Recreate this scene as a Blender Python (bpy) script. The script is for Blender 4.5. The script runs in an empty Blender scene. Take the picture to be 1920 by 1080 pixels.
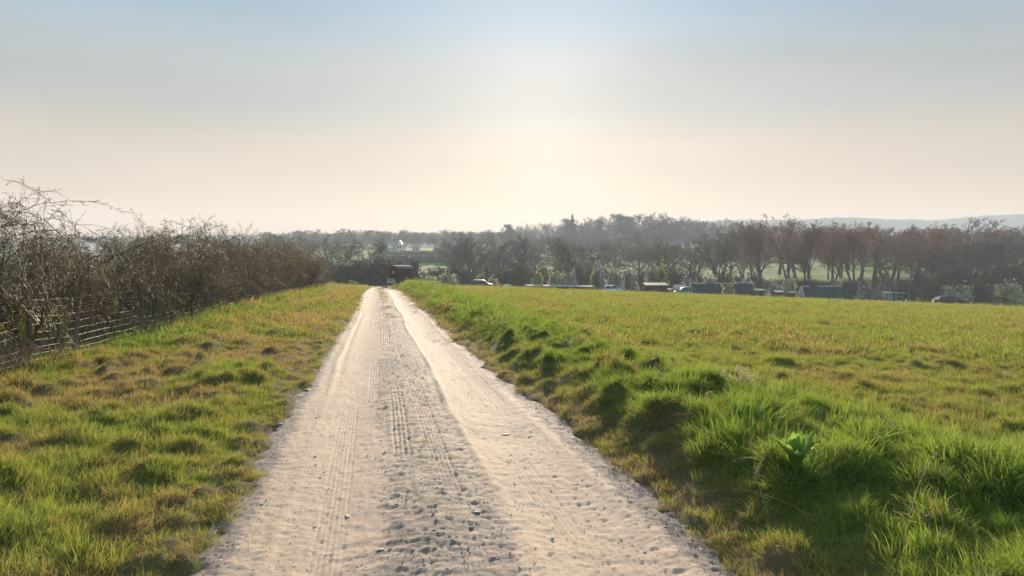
import bpy, math, random
import numpy as np
R = math.radians
rnd = random.Random(7)
rng = np.random.default_rng(11)
scene = bpy.context.scene
COL = scene.collection

# ------------------------------------------------------------------ camera, sky, sun, exposure
F = 1400.0                      # focal length in photo pixels (1920 wide)
HZ = 485.0                      # eye-level line in the photo
YAW = R(10.3)
FW = (math.sin(YAW), math.cos(YAW)); RT = (math.cos(YAW), -math.sin(YAW))
CX, CY = -0.46, 0.0
CZ = 1.6
cam_d = bpy.data.cameras.new('camera'); cam = bpy.data.objects.new('camera', cam_d); COL.objects.link(cam)
cam.location = (CX, CY, CZ)
PITCH = math.atan((540 - HZ) / F)
cam.rotation_euler = (math.pi/2 - PITCH, 0, -YAW)
cam_d.sensor_width = 36; cam_d.lens = F/1920*36
cam_d.clip_start = 0.05; cam_d.clip_end = 8000
scene.camera = cam

SUN_EL = R(12.0); SUN_AZ = YAW + R(2.0)
SV = (math.sin(SUN_AZ)*math.cos(SUN_EL), math.cos(SUN_AZ)*math.cos(SUN_EL), math.sin(SUN_EL))
world = bpy.data.worlds.new("World"); scene.world = world; world.use_nodes = True
nt = world.node_tree; nt.nodes.clear()
def WN(t, **k):
    n = nt.nodes.new(t)
    for a, b in k.items(): setattr(n, a, b)
    return n
sky = WN('ShaderNodeTexSky', sky_type='NISHITA', sun_disc=False, sun_elevation=SUN_EL, sun_rotation=SUN_AZ,
         altitude=50, air_density=1.0, dust_density=1.0, ozone_density=1.5)
tc = WN('ShaderNodeTexCoord')
sep = WN('ShaderNodeSeparateXYZ'); nt.links.new(tc.outputs['Generated'], sep.inputs[0])
ramp = WN('ShaderNodeValToRGB')
nt.links.new(sep.outputs['Z'], ramp.inputs[0])
SKYK = 10.0                                    # the background strength is 0.1
cr = ramp.color_ramp; cr.interpolation = 'EASE'
stops = [(0.0, (.36, .215, .135)), (0.05, (.35, .232, .150)), (0.12, (.285, .230, .175)), (0.21, (.195, .205, .205)), (0.33, (.125, .20, .270)), (0.6, (.17, .245, .33)), (1.0, (.17, .25, .37))]
cr.elements[0].position = 0; cr.elements[0].color = (*stops[0][1], 1)
cr.elements[1].position = 1; cr.elements[1].color = (*stops[-1][1], 1)
for p, c in stops[1:-1]:
    e = cr.elements.new(p); e.color = (*c, 1)
dot = WN('ShaderNodeVectorMath', operation='DOT_PRODUCT'); dot.inputs[1].default_value = SV
nt.links.new(tc.outputs['Generated'], dot.inputs[0])
def powr(src, e, k):
    m = WN('ShaderNodeMath', operation='MAXIMUM'); nt.links.new(src, m.inputs[0]); m.inputs[1].default_value = 0
    p = WN('ShaderNodeMath', operation='POWER'); nt.links.new(m.outputs[0], p.inputs[0]); p.inputs[1].default_value = e
    q = WN('ShaderNodeMath', operation='MULTIPLY'); nt.links.new(p.outputs[0], q.inputs[0]); q.inputs[1].default_value = k
    return q.outputs[0]
acc = ramp.outputs[0]
def addglow(acc, e, k, col):
    v = WN('ShaderNodeMix', data_type='RGBA', blend_type='ADD'); v.inputs[0].default_value = 1
    s = WN('ShaderNodeVectorMath', operation='SCALE'); s.inputs[0].default_value = col; nt.links.new(powr(dot.outputs['Value'], e, k), s.inputs['Scale'])
    nt.links.new(acc, v.inputs[6]); nt.links.new(s.outputs[0], v.inputs[7]); return v.outputs[2]
GLOWS = [(9, .065, (1, .90, .82)), (45, .045, (1, .92, .86)), (250, .05, (1, .95, .90))]
for e, k, c in GLOWS: acc = addglow(acc, e, k, c)
# faint high veils of cloud
mpn = WN('ShaderNodeMapping'); mpn.inputs['Scale'].default_value = (1.0, 1.0, 6.5); mpn.inputs['Rotation'].default_value = (.12, .08, 0); nt.links.new(tc.outputs['Generated'], mpn.inputs[0])
cn = WN('ShaderNodeTexNoise'); cn.inputs['Scale'].default_value = 1.7; cn.inputs['Detail'].default_value = 6; cn.inputs['Distortion'].default_value = .5; nt.links.new(mpn.outputs[0], cn.inputs['Vector'])
cm = WN('ShaderNodeMapRange'); cm.inputs[1].default_value = .35; cm.inputs[2].default_value = .7; cm.inputs[3].default_value = .91; cm.inputs[4].default_value = 1.07
nt.links.new(cn.outputs[0], cm.inputs[0])
sc_ = WN('ShaderNodeVectorMath', operation='SCALE'); nt.links.new(acc, sc_.inputs[0]); nt.links.new(cm.outputs[0], sc_.inputs['Scale'])
sk = WN('ShaderNodeVectorMath', operation='SCALE'); nt.links.new(sc_.outputs[0], sk.inputs[0]); sk.inputs['Scale'].default_value = SKYK
mixw = WN('ShaderNodeMix', data_type='RGBA'); mixw.inputs[0].default_value = 0.975
nt.links.new(sky.outputs[0], mixw.inputs[6]); nt.links.new(sk.outputs[0], mixw.inputs[7])
bg = WN('ShaderNodeBackground'); bg.inputs[1].default_value = 0.1; nt.links.new(mixw.outputs[2], bg.inputs[0])
wo = WN('ShaderNodeOutputWorld'); nt.links.new(bg.outputs[0], wo.inputs[0])

sun_d = bpy.data.lights.new('sun', 'SUN'); sun = bpy.data.objects.new('sun', sun_d); COL.objects.link(sun)
sun_d.energy = 5.0; sun_d.angle = R(0.8); sun_d.color = (1, .83, .64)
from mathutils import Vector
sun.rotation_euler = Vector(SV).to_track_quat('Z', 'Y').to_euler(); sun.location = (0, 0, 30)
scene.view_settings.view_transform = 'Standard'; scene.view_settings.look = 'None'
scene.view_settings.exposure = 1.08; scene.view_settings.gamma = 1; scene.view_settings.use_curve_mapping = False
cy = scene.cycles
cy.max_bounces = 5; cy.diffuse_bounces = 3; cy.glossy_bounces = 2; cy.transmission_bounces = 4; cy.transparent_max_bounces = 6
cy.volume_bounces = 1; cy.use_denoising = True; cy.caustics_reflective = False; cy.caustics_refractive = False
cy.sample_clamp_indirect = 4

# ------------------------------------------------------------------ numbers: noise and terrain
def _h(ix, iy, s):
    n = (ix.astype(np.int64)*374761393 + iy.astype(np.int64)*668265263 + s*974634777) & 0xffffffff
    n = ((n ^ (n >> 13))*1274126177) & 0xffffffff
    n = ((n ^ (n >> 16))*2246822519) & 0xffffffff
    return ((n ^ (n >> 15)) & 0xffffff)/float(0xffffff)
def vn(x, y, s=0):
    ix = np.floor(x); iy = np.floor(y); fx = x-ix; fy = y-iy
    fx = fx*fx*(3-2*fx); fy = fy*fy*(3-2*fy)
    a = _h(ix, iy, s); b = _h(ix+1, iy, s); c = _h(ix, iy+1, s); d = _h(ix+1, iy+1, s)
    return (a*(1-fx)+b*fx)*(1-fy)+(c*(1-fx)+d*fx)*fy
def fbm(x, y, s=0, o=3):
    r = 0; a = .5; t = 0
    for k in range(o):
        r = r + a*vn(x*2**k+k*17.3, y*2**k-k*9.1, s+k); t += a; a *= .5
    return r/t
def ss(a, b, x):
    t = np.clip((x-a)/(b-a), 0, 1); return t*t*(3-2*t)
def bumps(x, y, cell, s, r0, r1, h0, h1, pr=1.0):
    """rounded hummocks on a jittered grid; returns height and 0..1 closeness to a hummock top"""
    gx = np.floor(x/cell); gy = np.floor(y/cell); best = np.zeros_like(x); near = np.zeros_like(x)
    for i in (-1, 0, 1):
        for j in (-1, 0, 1):
            cx_ = gx+i; cy_ = gy+j
            px = (cx_+.5+.8*(_h(cx_, cy_, s)-.5))*cell; py = (cy_+.5+.8*(_h(cx_, cy_, s+1)-.5))*cell
            rr = r0+(r1-r0)*_h(cx_, cy_, s+2); hh = h0+(h1-h0)*_h(cx_, cy_, s+3)
            hh = np.where(_h(cx_, cy_, s+4) < pr, hh, 0)
            q = np.clip(1-((x-px)**2+(y-py)**2)/rr**2, 0, 1)
            b = hh*q*q*(3-2*q); up = b > best
            best = np.where(up, b, best); near = np.where(up, q, near)
    return best, near
FD = [-60, 130, 165, 200, 230, 260, 300, 350, 450, 600, 760, 900, 1200, 1800, 3000]
FH = [-6, -6, -6, -6, -5, -3.8, -1.6, 1, 7, 12, 14, 12, 6, 0, 0]
def base(x, y):
    x = np.asarray(x, float); y = np.asarray(y, float)
    dep = (x-CX)*FW[0]+y*FW[1]
    sp = 3*np.log1p(np.exp(np.clip((x-3)/3, -30, 30))); sp = np.minimum(sp, 130)
    pl = -.014*np.clip(y, -60, 160) - .041*sp
    s = 48+12*ss(-2, 10, x)
    e = np.clip(dep-s, 0, 85); near = pl-.0006*np.minimum(e, 25)**2-.016*np.maximum(e-25, 0)
    far = np.interp(dep, FD, FH) + 2.5*(fbm(x/140, y/140, 5, 2)-.5)*ss(180, 400, dep)
    w = ss(125, 200, dep)
    return near*(1-w)+far*w
def wob(y): return .10*(vn(y/9, y*0+.5, 40)-.5)
def edgeL(y): return -1.46-.12*(1-ss(3, 16, y))+.45*(fbm(y/1.9, y*0+3.5, 41, 4)-.5)
def edgeR(y): return 1.48+.14*(1-ss(3, 16, y))+.55*(fbm(y/1.7, y*0+7.5, 43, 4)-.5)
SPOTS = [(1120, 700, .30, .42), (1240, 835, .27, .40), (1180, 668, .24, .3), (1268, 708, .22, .28), (1335, 765, .24, .42), (1470, 800, .26, .42),
         (1620, 835, .26, .45), (1700, 905, .30, .5), (1400, 905, .16, .3), (1560, 960, .24, .4), (1860, 1000, .38, .6), (1330, 905, .14, .25), (1490, 880, .12, .3)]
def ground_hit(px, py):
    """where the line of sight through a photo pixel meets the bare terrain"""
    lo = 1.0
    for _ in range(400):
        x, y = at2(px, lo)
        if float(base(x, y)) >= CZ-(py-HZ)/F*lo: break
        lo *= 1.01
    return x, y
def at2(px, dep):
    l = (px-960)/F*dep
    return CX+FW[0]*dep+RT[0]*l, CY+FW[1]*dep+RT[1]*l
SP = [(*ground_hit(px, py), h, r) for px, py, h, r in SPOTS]
def relief(x, y):
    """hummocks: returns height, closeness to a tussock (0..1)"""
    d = np.hypot(x-CX, y)
    lod = 1-ss(85, 130, d)
    xw, yw = x, y; x = x+.34*(fbm(xw/.45, yw/.45, 28, 3)-.5); y = y+.34*(fbm(xw/.45+9, yw/.45, 29, 3)-.5)
    wb = ss(1.55, 2.4, x)*(1-ss(3.9, 5.2, x)); wf = ss(3.7, 5.2, x)
    wv = ss(-1.6, -2.3, x)*ss(-7.5, -6.2, x) if False else (1-ss(-2.3, -1.7, x))
    b, bn = bumps(x, y, .62, 60, .2, .38, .04, .20, .8)
    b2, bn2 = bumps(x+3, y+1, .36, 70, .11, .22, .03, .13, .8)
    v, vn_ = bumps(x, y, .6, 80, .16, .34, .04, .17, .8)
    f, fn = bumps(x, y, 1.1, 90, .22, .5, .02, .14, .65)
    bank = .22*ss(1.5, 2.4, x)*(1-ss(3.0, 5.2, x))
    h = bank + wb*(b+b2) + wf*(f*.9+.6*b2) + wv*(v+.5*b2*1.0) + .05*(fbm(x/1.1, y/1.1, 22, 3)-.5)*(wb+wf+wv) + .14*(fbm(x/6, y/6, 27, 2)-.5)*(wf+wv)
    near = np.maximum(wb*np.maximum(bn*(b > .06), bn2*(b2 > .05)), np.maximum(wf*fn*.6, wv*vn_*.6))
    for sx, sy, sh, sr in SP:
        q = np.clip(1-((x-sx)**2+(y-sy)**2)/sr**2, 0, 1); g = .62*sh*q*q*(3-2*q)+.6*b2
        h = np.maximum(h, bank+g+.0) if np.ndim(h) else max(h, bank+g)
        near = np.maximum(near, q)
    return h*lod, near*lod
def G(x, y):
    x = np.asarray(x, float); y = np.asarray(y, float)
    return base(x, y)+relief(x, y)[0]
def hit(px, py):
    d = np.geomspace(1.5, 120, 1600); l = (px-960)/F*d; x = CX+FW[0]*d+RT[0]*l; y = CY+FW[1]*d+RT[1]*l
    k = int(np.argmax(G(x, y) >= CZ-(py-HZ)/F*d)); return float(x[k]), float(y[k])
def gz(x, y): return float(G(np.array([x]), np.array([y]))[0])
CAMGZ = float(base(np.array([CX]), np.array([0.]))[0])
def at(px, dep):
    x, y = at2(px, dep); return x, y, gz(x, y)

# ------------------------------------------------------------------ materials
def mat(name):
    m = bpy.data.materials.new(name); m.use_nodes = True; t = m.node_tree; t.nodes.clear()
    o = t.nodes.new('ShaderNodeOutputMaterial'); return m, t, o
def nn(t, ty, **k):
    n = t.nodes.new(ty)
    for a, b in k.items():
        if a.startswith('i_'): n.inputs[a[2:].replace('_', ' ')].default_value = b
        else: setattr(n, a, b)
    return n
def mixc(t, f, a, b, blend='MIX'):
    m = nn(t, 'ShaderNodeMix', data_type='RGBA', blend_type=blend)
    for s, v in ((0, f), (6, a), (7, b)):
        if isinstance(v, (int, float)): m.inputs[s].default_value = v
        elif isinstance(v, tuple): m.inputs[s].default_value = (*v, 1) if len(v) == 3 else v
        else: t.links.new(v, m.inputs[s])
    return m.outputs[2]
def noise(t, scale, detail=3, vec=None, rough=.6):
    n = nn(t, 'ShaderNodeTexNoise'); n.inputs['Scale'].default_value = scale; n.inputs['Detail'].default_value = detail; n.inputs['Roughness'].default_value = rough
    if vec is None:
        g = nn(t, 'ShaderNodeNewGeometry'); vec = g.outputs['Position']
    t.links.new(vec, n.inputs['Vector']); return n.outputs[0]
def mr(t, v, a, b, c=0., d=1.):
    n = nn(t, 'ShaderNodeMapRange'); t.links.new(v, n.inputs[0])
    for i, q in enumerate((a, b, c, d)): n.inputs[i+1].default_value = q
    return n.outputs[0]
def simple(name, col, rough=.7, var=.25, scale=3., metal=0., bump=0., spec=.3, objspace=True):
    m, t, o = mat(name)
    p = nn(t, 'ShaderNodeBsdfPrincipled'); p.inputs['Roughness'].default_value = rough; p.inputs['Metallic'].default_value = metal
    p.inputs['Specular IOR Level'].default_value = spec
    vec = nn(t, 'ShaderNodeTexCoord').outputs['Object'] if objspace else None
    n = noise(t, scale, 4, vec)
    c = mixc(t, mr(t, n, .3, .7), tuple(v*(1-var) for v in col), tuple(min(1, v*(1+var)) for v in col))
    t.links.new(c, p.inputs['Base Color'])
    if bump:
        b = nn(t, 'ShaderNodeBump'); b.inputs['Distance'].default_value = bump; b.inputs['Strength'].default_value = .6
        t.links.new(noise(t, scale*4, 4, vec), b.inputs['Height']); t.links.new(b.outputs[0], p.inputs['Normal'])
    t.links.new(p.outputs[0], o.inputs[0]); return m
def leafy(name, c1, c2, trans=.4, gloss=.25, scale=1.5):
    """leaves and twigs: diffuse with light passing through"""
    m, t, o = mat(name)
    at_ = nn(t, 'ShaderNodeAttribute', attribute_name='bv')
    oi = nn(t, 'ShaderNodeObjectInfo')
    v = nn(t, 'ShaderNodeMath', operation='ADD'); t.links.new(at_.outputs['Fac'], v.inputs[0])
    q = nn(t, 'ShaderNodeMath', operation='MULTIPLY_ADD'); t.links.new(oi.outputs['Random'], q.inputs[0]); q.inputs[1].default_value = .5; q.inputs[2].default_value = -.25
    t.links.new(q.outputs[0], v.inputs[1])
    c = mixc(t, v.outputs[0], c1, c2)
    d = nn(t, 'ShaderNodeBsdfPrincipled'); d.inputs['Roughness'].default_value = .6; d.inputs['Specular IOR Level'].default_value = gloss; t.links.new(c, d.inputs['Base Color'])
    tr = nn(t, 'ShaderNodeBsdfTranslucent'); t.links.new(c, tr.inputs[0])
    mx = nn(t, 'ShaderNodeMixShader'); mx.inputs[0].default_value = trans
    t.links.new(d.outputs[0], mx.inputs[1]); t.links.new(tr.outputs[0], mx.inputs[2]); t.links.new(mx.outputs[0], o.inputs[0]); return m

def grass_mat():
    m, t, o = mat('grass_blades')
    bv = nn(t, 'ShaderNodeAttribute', attribute_name='bv').outputs['Fac']
    tt = nn(t, 'ShaderNodeAttribute', attribute_name='tt').outputs['Fac']
    dry = nn(t, 'ShaderNodeAttribute', attribute_name='dry', attribute_type='INSTANCER').outputs['Fac']
    lush = nn(t, 'ShaderNodeAttribute', attribute_name='lush', attribute_type='INSTANCER').outputs['Fac']
    g = mixc(t, lush, GREEN_Y, GREEN_L)
    g = mixc(t, mr(t, bv, 0, 1, 0, .55), g, (.22, .25, .045))
    straw = mixc(t, bv, STRAW1, STRAW2)
    a = nn(t, 'ShaderNodeMath', operation='MULTIPLY_ADD'); t.links.new(bv, a.inputs[0]); a.inputs[1].default_value = -.8; t.links.new(dry, a.inputs[2])
    f = mr(t, a.outputs[0], -.15, .15)
    c = mixc(t, f, g, straw)
    c = mixc(t, mr(t, tt, .45, 0, 0, .35), c, (.13, .10, .045))     # darker brown towards the foot of a blade
    c = mixc(t, mr(t, tt, .5, 1, 0, .30), c, (.42, .48, .14))  # tips painted lighter, like sunlit tops of the tussocks
    d = nn(t, 'ShaderNodeBsdfPrincipled'); d.inputs['Roughness'].default_value = .65; d.inputs['Specular IOR Level'].default_value = .12; t.links.new(c, d.inputs['Base Color'])
    tr = nn(t, 'ShaderNodeBsdfTranslucent')
    c2 = mixc(t, 1., c, (1.25, 1.25, .8), 'MULTIPLY'); t.links.new(c2, tr.inputs[0])
    mx = nn(t, 'ShaderNodeMixShader'); mx.inputs[0].default_value = .5
    t.links.new(d.outputs[0], mx.inputs[1]); t.links.new(tr.outputs[0], mx.inputs[2]); t.links.new(mx.outputs[0], o.inputs[0]); return m
GREEN_L = (.15, .285, .048); GREEN_Y = (.25, .305, .075); STRAW1 = (.26, .18, .075); STRAW2 = (.44, .34, .16)
M_GRASS = grass_mat()

def ground_mat():
    m, t, o = mat('turf_ground')
    dry = nn(t, 'ShaderNodeAttribute', attribute_name='dry').outputs['Fac']
    lush = nn(t, 'ShaderNodeAttribute', attribute_name='lush').outputs['Fac']
    far = nn(t, 'ShaderNodeAttribute', attribute_name='far').outputs['Fac']
    pos = nn(t, 'ShaderNodeNewGeometry').outputs['Position']
    n1 = noise(t, 9, 5, pos, .7); n2 = noise(t, 60, 3, pos, .7); n3 = noise(t, .05, 4, pos)
    g = mixc(t, lush, (.15, .16, .03), (.06, .095, .018))
    s = mixc(t, n2, (.11, .075, .035), (.22, .16, .085))
    a = nn(t, 'ShaderNodeMath', operation='ADD'); t.links.new(dry, a.inputs[0]); t.links.new(mr(t, n1, .3, .7, -.35, .35), a.inputs[1])
    c = mixc(t, mr(t, a.outputs[0], .25, .65), g, s)
    c = mixc(t, mr(t, n2, .35, .7, 0, .45), c, (.045, .045, .016))
    fc = mixc(t, mr(t, n3, .4, .62), (.14, .24, .03), (.09, .14, .035))
    c = mixc(t, far, c, fc)
    p = nn(t, 'ShaderNodeBsdfPrincipled'); p.inputs['Roughness'].default_value = .95; p.inputs['Specular IOR Level'].default_value = .1
    t.links.new(c, p.inputs['Base Color'])
    b = nn(t, 'ShaderNodeBump'); b.inputs['Distance'].default_value = .04; b.inputs['Strength'].default_value = .8
    t.links.new(noise(t, 22, 5, pos, .75), b.inputs['Height']); t.links.new(b.outputs[0], p.inputs['Normal'])
    t.links.new(p.outputs[0], o.inputs[0]); return m

def track_mat():
    m, t, o = mat('chalk_track')
    gr = nn(t, 'ShaderNodeAttribute', attribute_name='grey').outputs['Fac']
    pos = nn(t, 'ShaderNodeNewGeometry').outputs['Position']
    st = nn(t, 'ShaderNodeMapping'); st.inputs['Scale'].default_value = (1, .12, 1); t.links.new(pos, st.inputs[0])
    cr_ = nn(t, 'ShaderNodeMapping'); cr_.inputs['Scale'].default_value = (.5, 1.6, 1); t.links.new(pos, cr_.inputs[0])
    n1 = noise(t, 9, 6, cr_.outputs[0], .7); n2 = noise(t, 70, 4, pos, .75); n3 = noise(t, 24, 3, st.outputs[0]); n4 = noise(t, 2.2, 4, pos)
    sand = mixc(t, n4, TR_A, TR_B)
    sand = mixc(t, mr(t, n3, .4, .65, 0, .45), sand, (.37, .285, .215))
    grav = mixc(t, n2, (.14, .115, .095), (.36, .285, .225))
    a = nn(t, 'ShaderNodeMath', operation='ADD'); t.links.new(gr, a.inputs[0]); t.links.new(mr(t, n1, .3, .7, -.45, .45), a.inputs[1])
    c = mixc(t, mr(t, a.outputs[0], .38, .72), sand, grav)
    c = mixc(t, mr(t, n2, .58, .70, 0, .6), c, (.17, .145, .13))
    p = nn(t, 'ShaderNodeBsdfPrincipled'); p.inputs['Roughness'].default_value = .85; p.inputs['Specular IOR Level'].default_value = .25
    t.links.new(c, p.inputs['Base Color'])
    hh = nn(t, 'ShaderNodeMath', operation='ADD'); t.links.new(n2, hh.inputs[0]); t.links.new(n1, hh.inputs[1])
    b = nn(t, 'ShaderNodeBump'); b.inputs['Distance'].default_value = .012; b.inputs['Strength'].default_value = .7
    t.links.new(hh.outputs[0], b.inputs['Height']); t.links.new(b.outputs[0], p.inputs['Normal'])
    t.links.new(p.outputs[0], o.inputs[0]); return m
TR_A = (.49, .355, .24); TR_B = (.63, .47, .325)

M = {}
M['bark'] = simple('bark', (.13, .105, .075), .9, .3, 6, bump=.01)
M['bark_far'] = simple('bark_far', (.085, .075, .055), .9, .3, 1)
M['twig_brown'] = leafy('twig_brown', (.08, .066, .044), (.14, .115, .075), .0, .2)
M['twig_grey'] = leafy('twig_grey', (.062, .064, .046), (.115, .11, .08), .0, .2)
M['twig_flare_red'] = leafy('twig_flare_red', (.20, .078, .05), (.29, .125, .08), .0, .2)  # red of the lens flare put into the twig colour
M['twig_hedge'] = leafy('twig_hedge', (.095, .068, .038), (.24, .17, .10), .0, .4)
M['leaf_hedge'] = leafy('leaf_hedge', (.08, .078, .03), (.18, .155, .06), .45)
M['leaf_dark'] = leafy('leaf_dark', (.035, .05, .022), (.06, .075, .03), .25)
M['leaf_scrub'] = leafy('leaf_scrub', (.06, .065, .032), (.10, .10, .05), .25)
M['leaf_willow'] = leafy('leaf_willow', (.32, .40, .09), (.48, .54, .16), .4)
M['leaf_pale'] = leafy('leaf_pale', (.40, .43, .22), (.58, .58, .36), .35)
M['leaf_buff'] = leafy('leaf_buff', (.40, .34, .19), (.56, .48, .30), .4)
M['blossom'] = leafy('blossom', (.22, .21, .19), (.66, .63, .60), .3)
M['dock_leaf'] = leafy('dock_leaf', (.24, .38, .07), (.32, .46, .10), .6, .1)
M['dead_stalk'] = leafy('dead_stalk', (.30, .22, .12), (.45, .35, .22), .15)
M['wire'] = simple('galvanised_wire', (.38, .36, .34), .5, .2, 5, metal=.4, spec=.5)
M['post'] = simple('weathered_post', (.19, .155, .115), .9, .3, 9, bump=.01)
M['stone'] = simple('stone', (.20, .19, .185), .85, .3, 12, bump=.004)
M['flint'] = simple('flint', (.15, .155, .175), .6, .3, 12, bump=.004)
M['hut_wood'] = simple('dark_boards', (.10, .055, .035), .8, .3, 3)
M['hut_front'] = simple('tarred_boards', (.035, .03, .03), .8, .3, 3)
M['tin'] = simple('pale_tin', (.42, .45, .46), .45, .15, 2, metal=.3)
M['iron'] = simple('black_iron', (.03, .03, .032), .6, .2, 4)
M['white_paint'] = simple('white_paint', (.75, .73, .68), .6, .12, 3)
M['shed_wood'] = simple('shed_wood', (.16, .12, .085), .85, .25, 4)
M['rust_roof'] = simple('rust_roof', (.50, .36, .24), .6, .25, 2)
M['net_green'] = simple('green_cover', (.012, .055, .038), .75, .15, 1.5)
M['net_blue'] = simple('blue_green_cover', (.022, .045, .048), .75, .15, 1.5)
M['green_mesh'] = simple('green_mesh', (.02, .085, .05), .8, .2, 3)
M['blue_tarp'] = simple('blue_tarp', (.05, .12, .45), .5, .2, 2)
M['soil'] = simple('dug_soil', (.085, .06, .042), .95, .3, 2)
M['rust_heap'] = simple('rusty_heap', (.20, .11, .07), .9, .3, 2)
M['rubber'] = simple('tyre_rubber', (.02, .02, .02), .8, .1, 5)
M['rim'] = simple('wheel_rim', (.45, .45, .46), .3, .1, 5, metal=.8)
M['brick_far'] = simple('house_wall', (.62, .60, .58), .8, .12, .4)
M['slate'] = simple('slate_roof', (.20, .21, .24), .7, .15, .6)
M['wood_hill'] = simple('wooded_hill', (.05, .06, .045), .95, .35, .012, objspace=True)
M['glint_pane'] = simple('orange_glint', (.75, .13, .05), .35, .12, 3)  # orange glint on the hut window, painted as its base colour
def paint(name, c, metal=.3):
    m, t, o = mat(name); p = nn(t, 'ShaderNodeBsdfPrincipled'); p.inputs['Base Color'].default_value = (*c, 1); p.inputs['Roughness'].default_value = .28
    p.inputs['Metallic'].default_value = metal; p.inputs['Coat Weight'].default_value = .1
    n = noise(t, 1.5, 3, nn(t, 'ShaderNodeTexCoord').outputs['Object']); t.links.new(mr(t, n, .3, .7, .42, .58), p.inputs['Roughness'])
    t.links.new(p.outputs[0], o.inputs[0]); return m
M['silver'] = paint('silver_paint', (.68, .72, .78), .2)
M['black'] = paint('black_paint', (.03, .022, .03), 0.)
M['navy'] = simple('dark_plum_paint', (.04, .032, .042), .75, .1, 2, spec=.15)
M['teal'] = paint('teal_paint', (.12, .28, .30))
M['glass'] = paint('tinted_glass', (.035, .045, .05), .0)
M['headlight'] = paint('lamp_glass', (.8, .8, .78), .2)
M['tail'] = paint('tail_lamp', (.45, .03, .02), .0)
def plastic_sheet():
    m, t, o = mat('white_plastic_sheet'); d = nn(t, 'ShaderNodeBsdfDiffuse'); d.inputs[0].default_value = (.75, .74, .72, 1)
    tr = nn(t, 'ShaderNodeBsdfTranslucent')
    c = mixc(t, mr(t, noise(t, 3, 3, nn(t, 'ShaderNodeTexCoord').outputs['Object']), .3, .7), (.6, .57, .53), (.85, .82, .78))
    t.links.new(c, d.inputs[0]); t.links.new(c, tr.inputs[0])
    mx = nn(t, 'ShaderNodeMixShader'); mx.inputs[0].default_value = .5; t.links.new(d.outputs[0], mx.inputs[1]); t.links.new(tr.outputs[0], mx.inputs[2]); t.links.new(mx.outputs[0], o.inputs[0]); return m
M['sheet'] = plastic_sheet()

# ------------------------------------------------------------------ mesh helpers
def mesh_np(name, V, Q, material=None, smooth=False, attrs=None):
    """V (n,3); Q (m,4) or (m,3) index array"""
    me = bpy.data.meshes.new(name); V = np.ascontiguousarray(V, np.float32); Q = np.ascontiguousarray(Q, np.int32)
    me.vertices.add(len(V)); me.vertices.foreach_set('co', V.ravel())
    if len(Q):
        k = Q.shape[1]
        me.loops.add(Q.size); me.loops.foreach_set('vertex_index', Q.ravel())
        me.polygons.add(len(Q)); me.polygons.foreach_set('loop_start', np.arange(0, Q.size, k, dtype=np.int32))
        me.polygons.foreach_set('use_smooth', np.full(len(Q), smooth))
    for n, a in (attrs or {}).items():
        a = np.ascontiguousarray(a, np.float32)
        if a.ndim == 1: me.attributes.new(n, 'FLOAT', 'POINT').data.foreach_set('value', a)
        else: me.attributes.new(n, 'FLOAT_VECTOR', 'POINT').data.foreach_set('vector', a.ravel())
    if material: me.materials.append(material)
    me.update(); me.validate() if False else None
    return me
def link(name, me, parent=None):
    o = bpy.data.objects.new(name, me); COL.objects.link(o)
    if parent is not None: o.parent = parent
    return o
def tag(o, label=None, cat=None, group=None, kind=None):
    if label: o['label'] = label
    if cat: o['category'] = cat
    if group: o['group'] = group
    if kind: o['kind'] = kind
    return o
def empty(name, loc=(0, 0, 0), rz=0., label=None, cat=None, group=None):
    o = bpy.data.objects.new(name, None); COL.objects.link(o); o.location = loc; o.rotation_euler = (0, 0, rz); o.empty_display_size = .3
    return tag(o, label, cat, group)
def copy_tree(o, parent=None):
    c = o.copy(); COL.objects.link(c)
    if parent is not None: c.parent = parent
    for ch in KIDS.get(o.name, []): 
        d = copy_tree(ch, c); KIDS.setdefault(c.name, []).append(d)
    return c
KIDS = {}
def part(name, me, parent):
    o = link(name, me, parent); KIDS.setdefault(parent.name, []).append(o); return o
def tubes(P0, P1, R0, R1, n=3):
    P0 = np.asarray(P0, float); P1 = np.asarray(P1, float); R0 = np.asarray(R0, float); R1 = np.asarray(R1, float)
    d = P1-P0; d /= np.maximum(np.linalg.norm(d, axis=1, keepdims=True), 1e-9)
    ref = np.where(np.abs(d[:, 2:3]) > .9, np.array([[1., 0, 0]]), np.array([[0, 0, 1.]]))
    u = np.cross(d, ref); u /= np.linalg.norm(u, axis=1, keepdims=True); w = np.cross(d, u)
    a = np.arange(n)*2*math.pi/n
    ring = u[:, None, :]*np.cos(a)[None, :, None]+w[:, None, :]*np.sin(a)[None, :, None]
    V = np.concatenate([P0[:, None]+ring*R0[:, None, None], P1[:, None]+ring*R1[:, None, None]], 1).reshape(-1, 3)
    k = np.arange(n); q = np.stack([k, (k+1) % n, n+(k+1) % n, n+k], 1)
    Q = (q[None]+(np.arange(len(P0))*2*n)[:, None, None]).reshape(-1, 4)
    return V, Q
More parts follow.
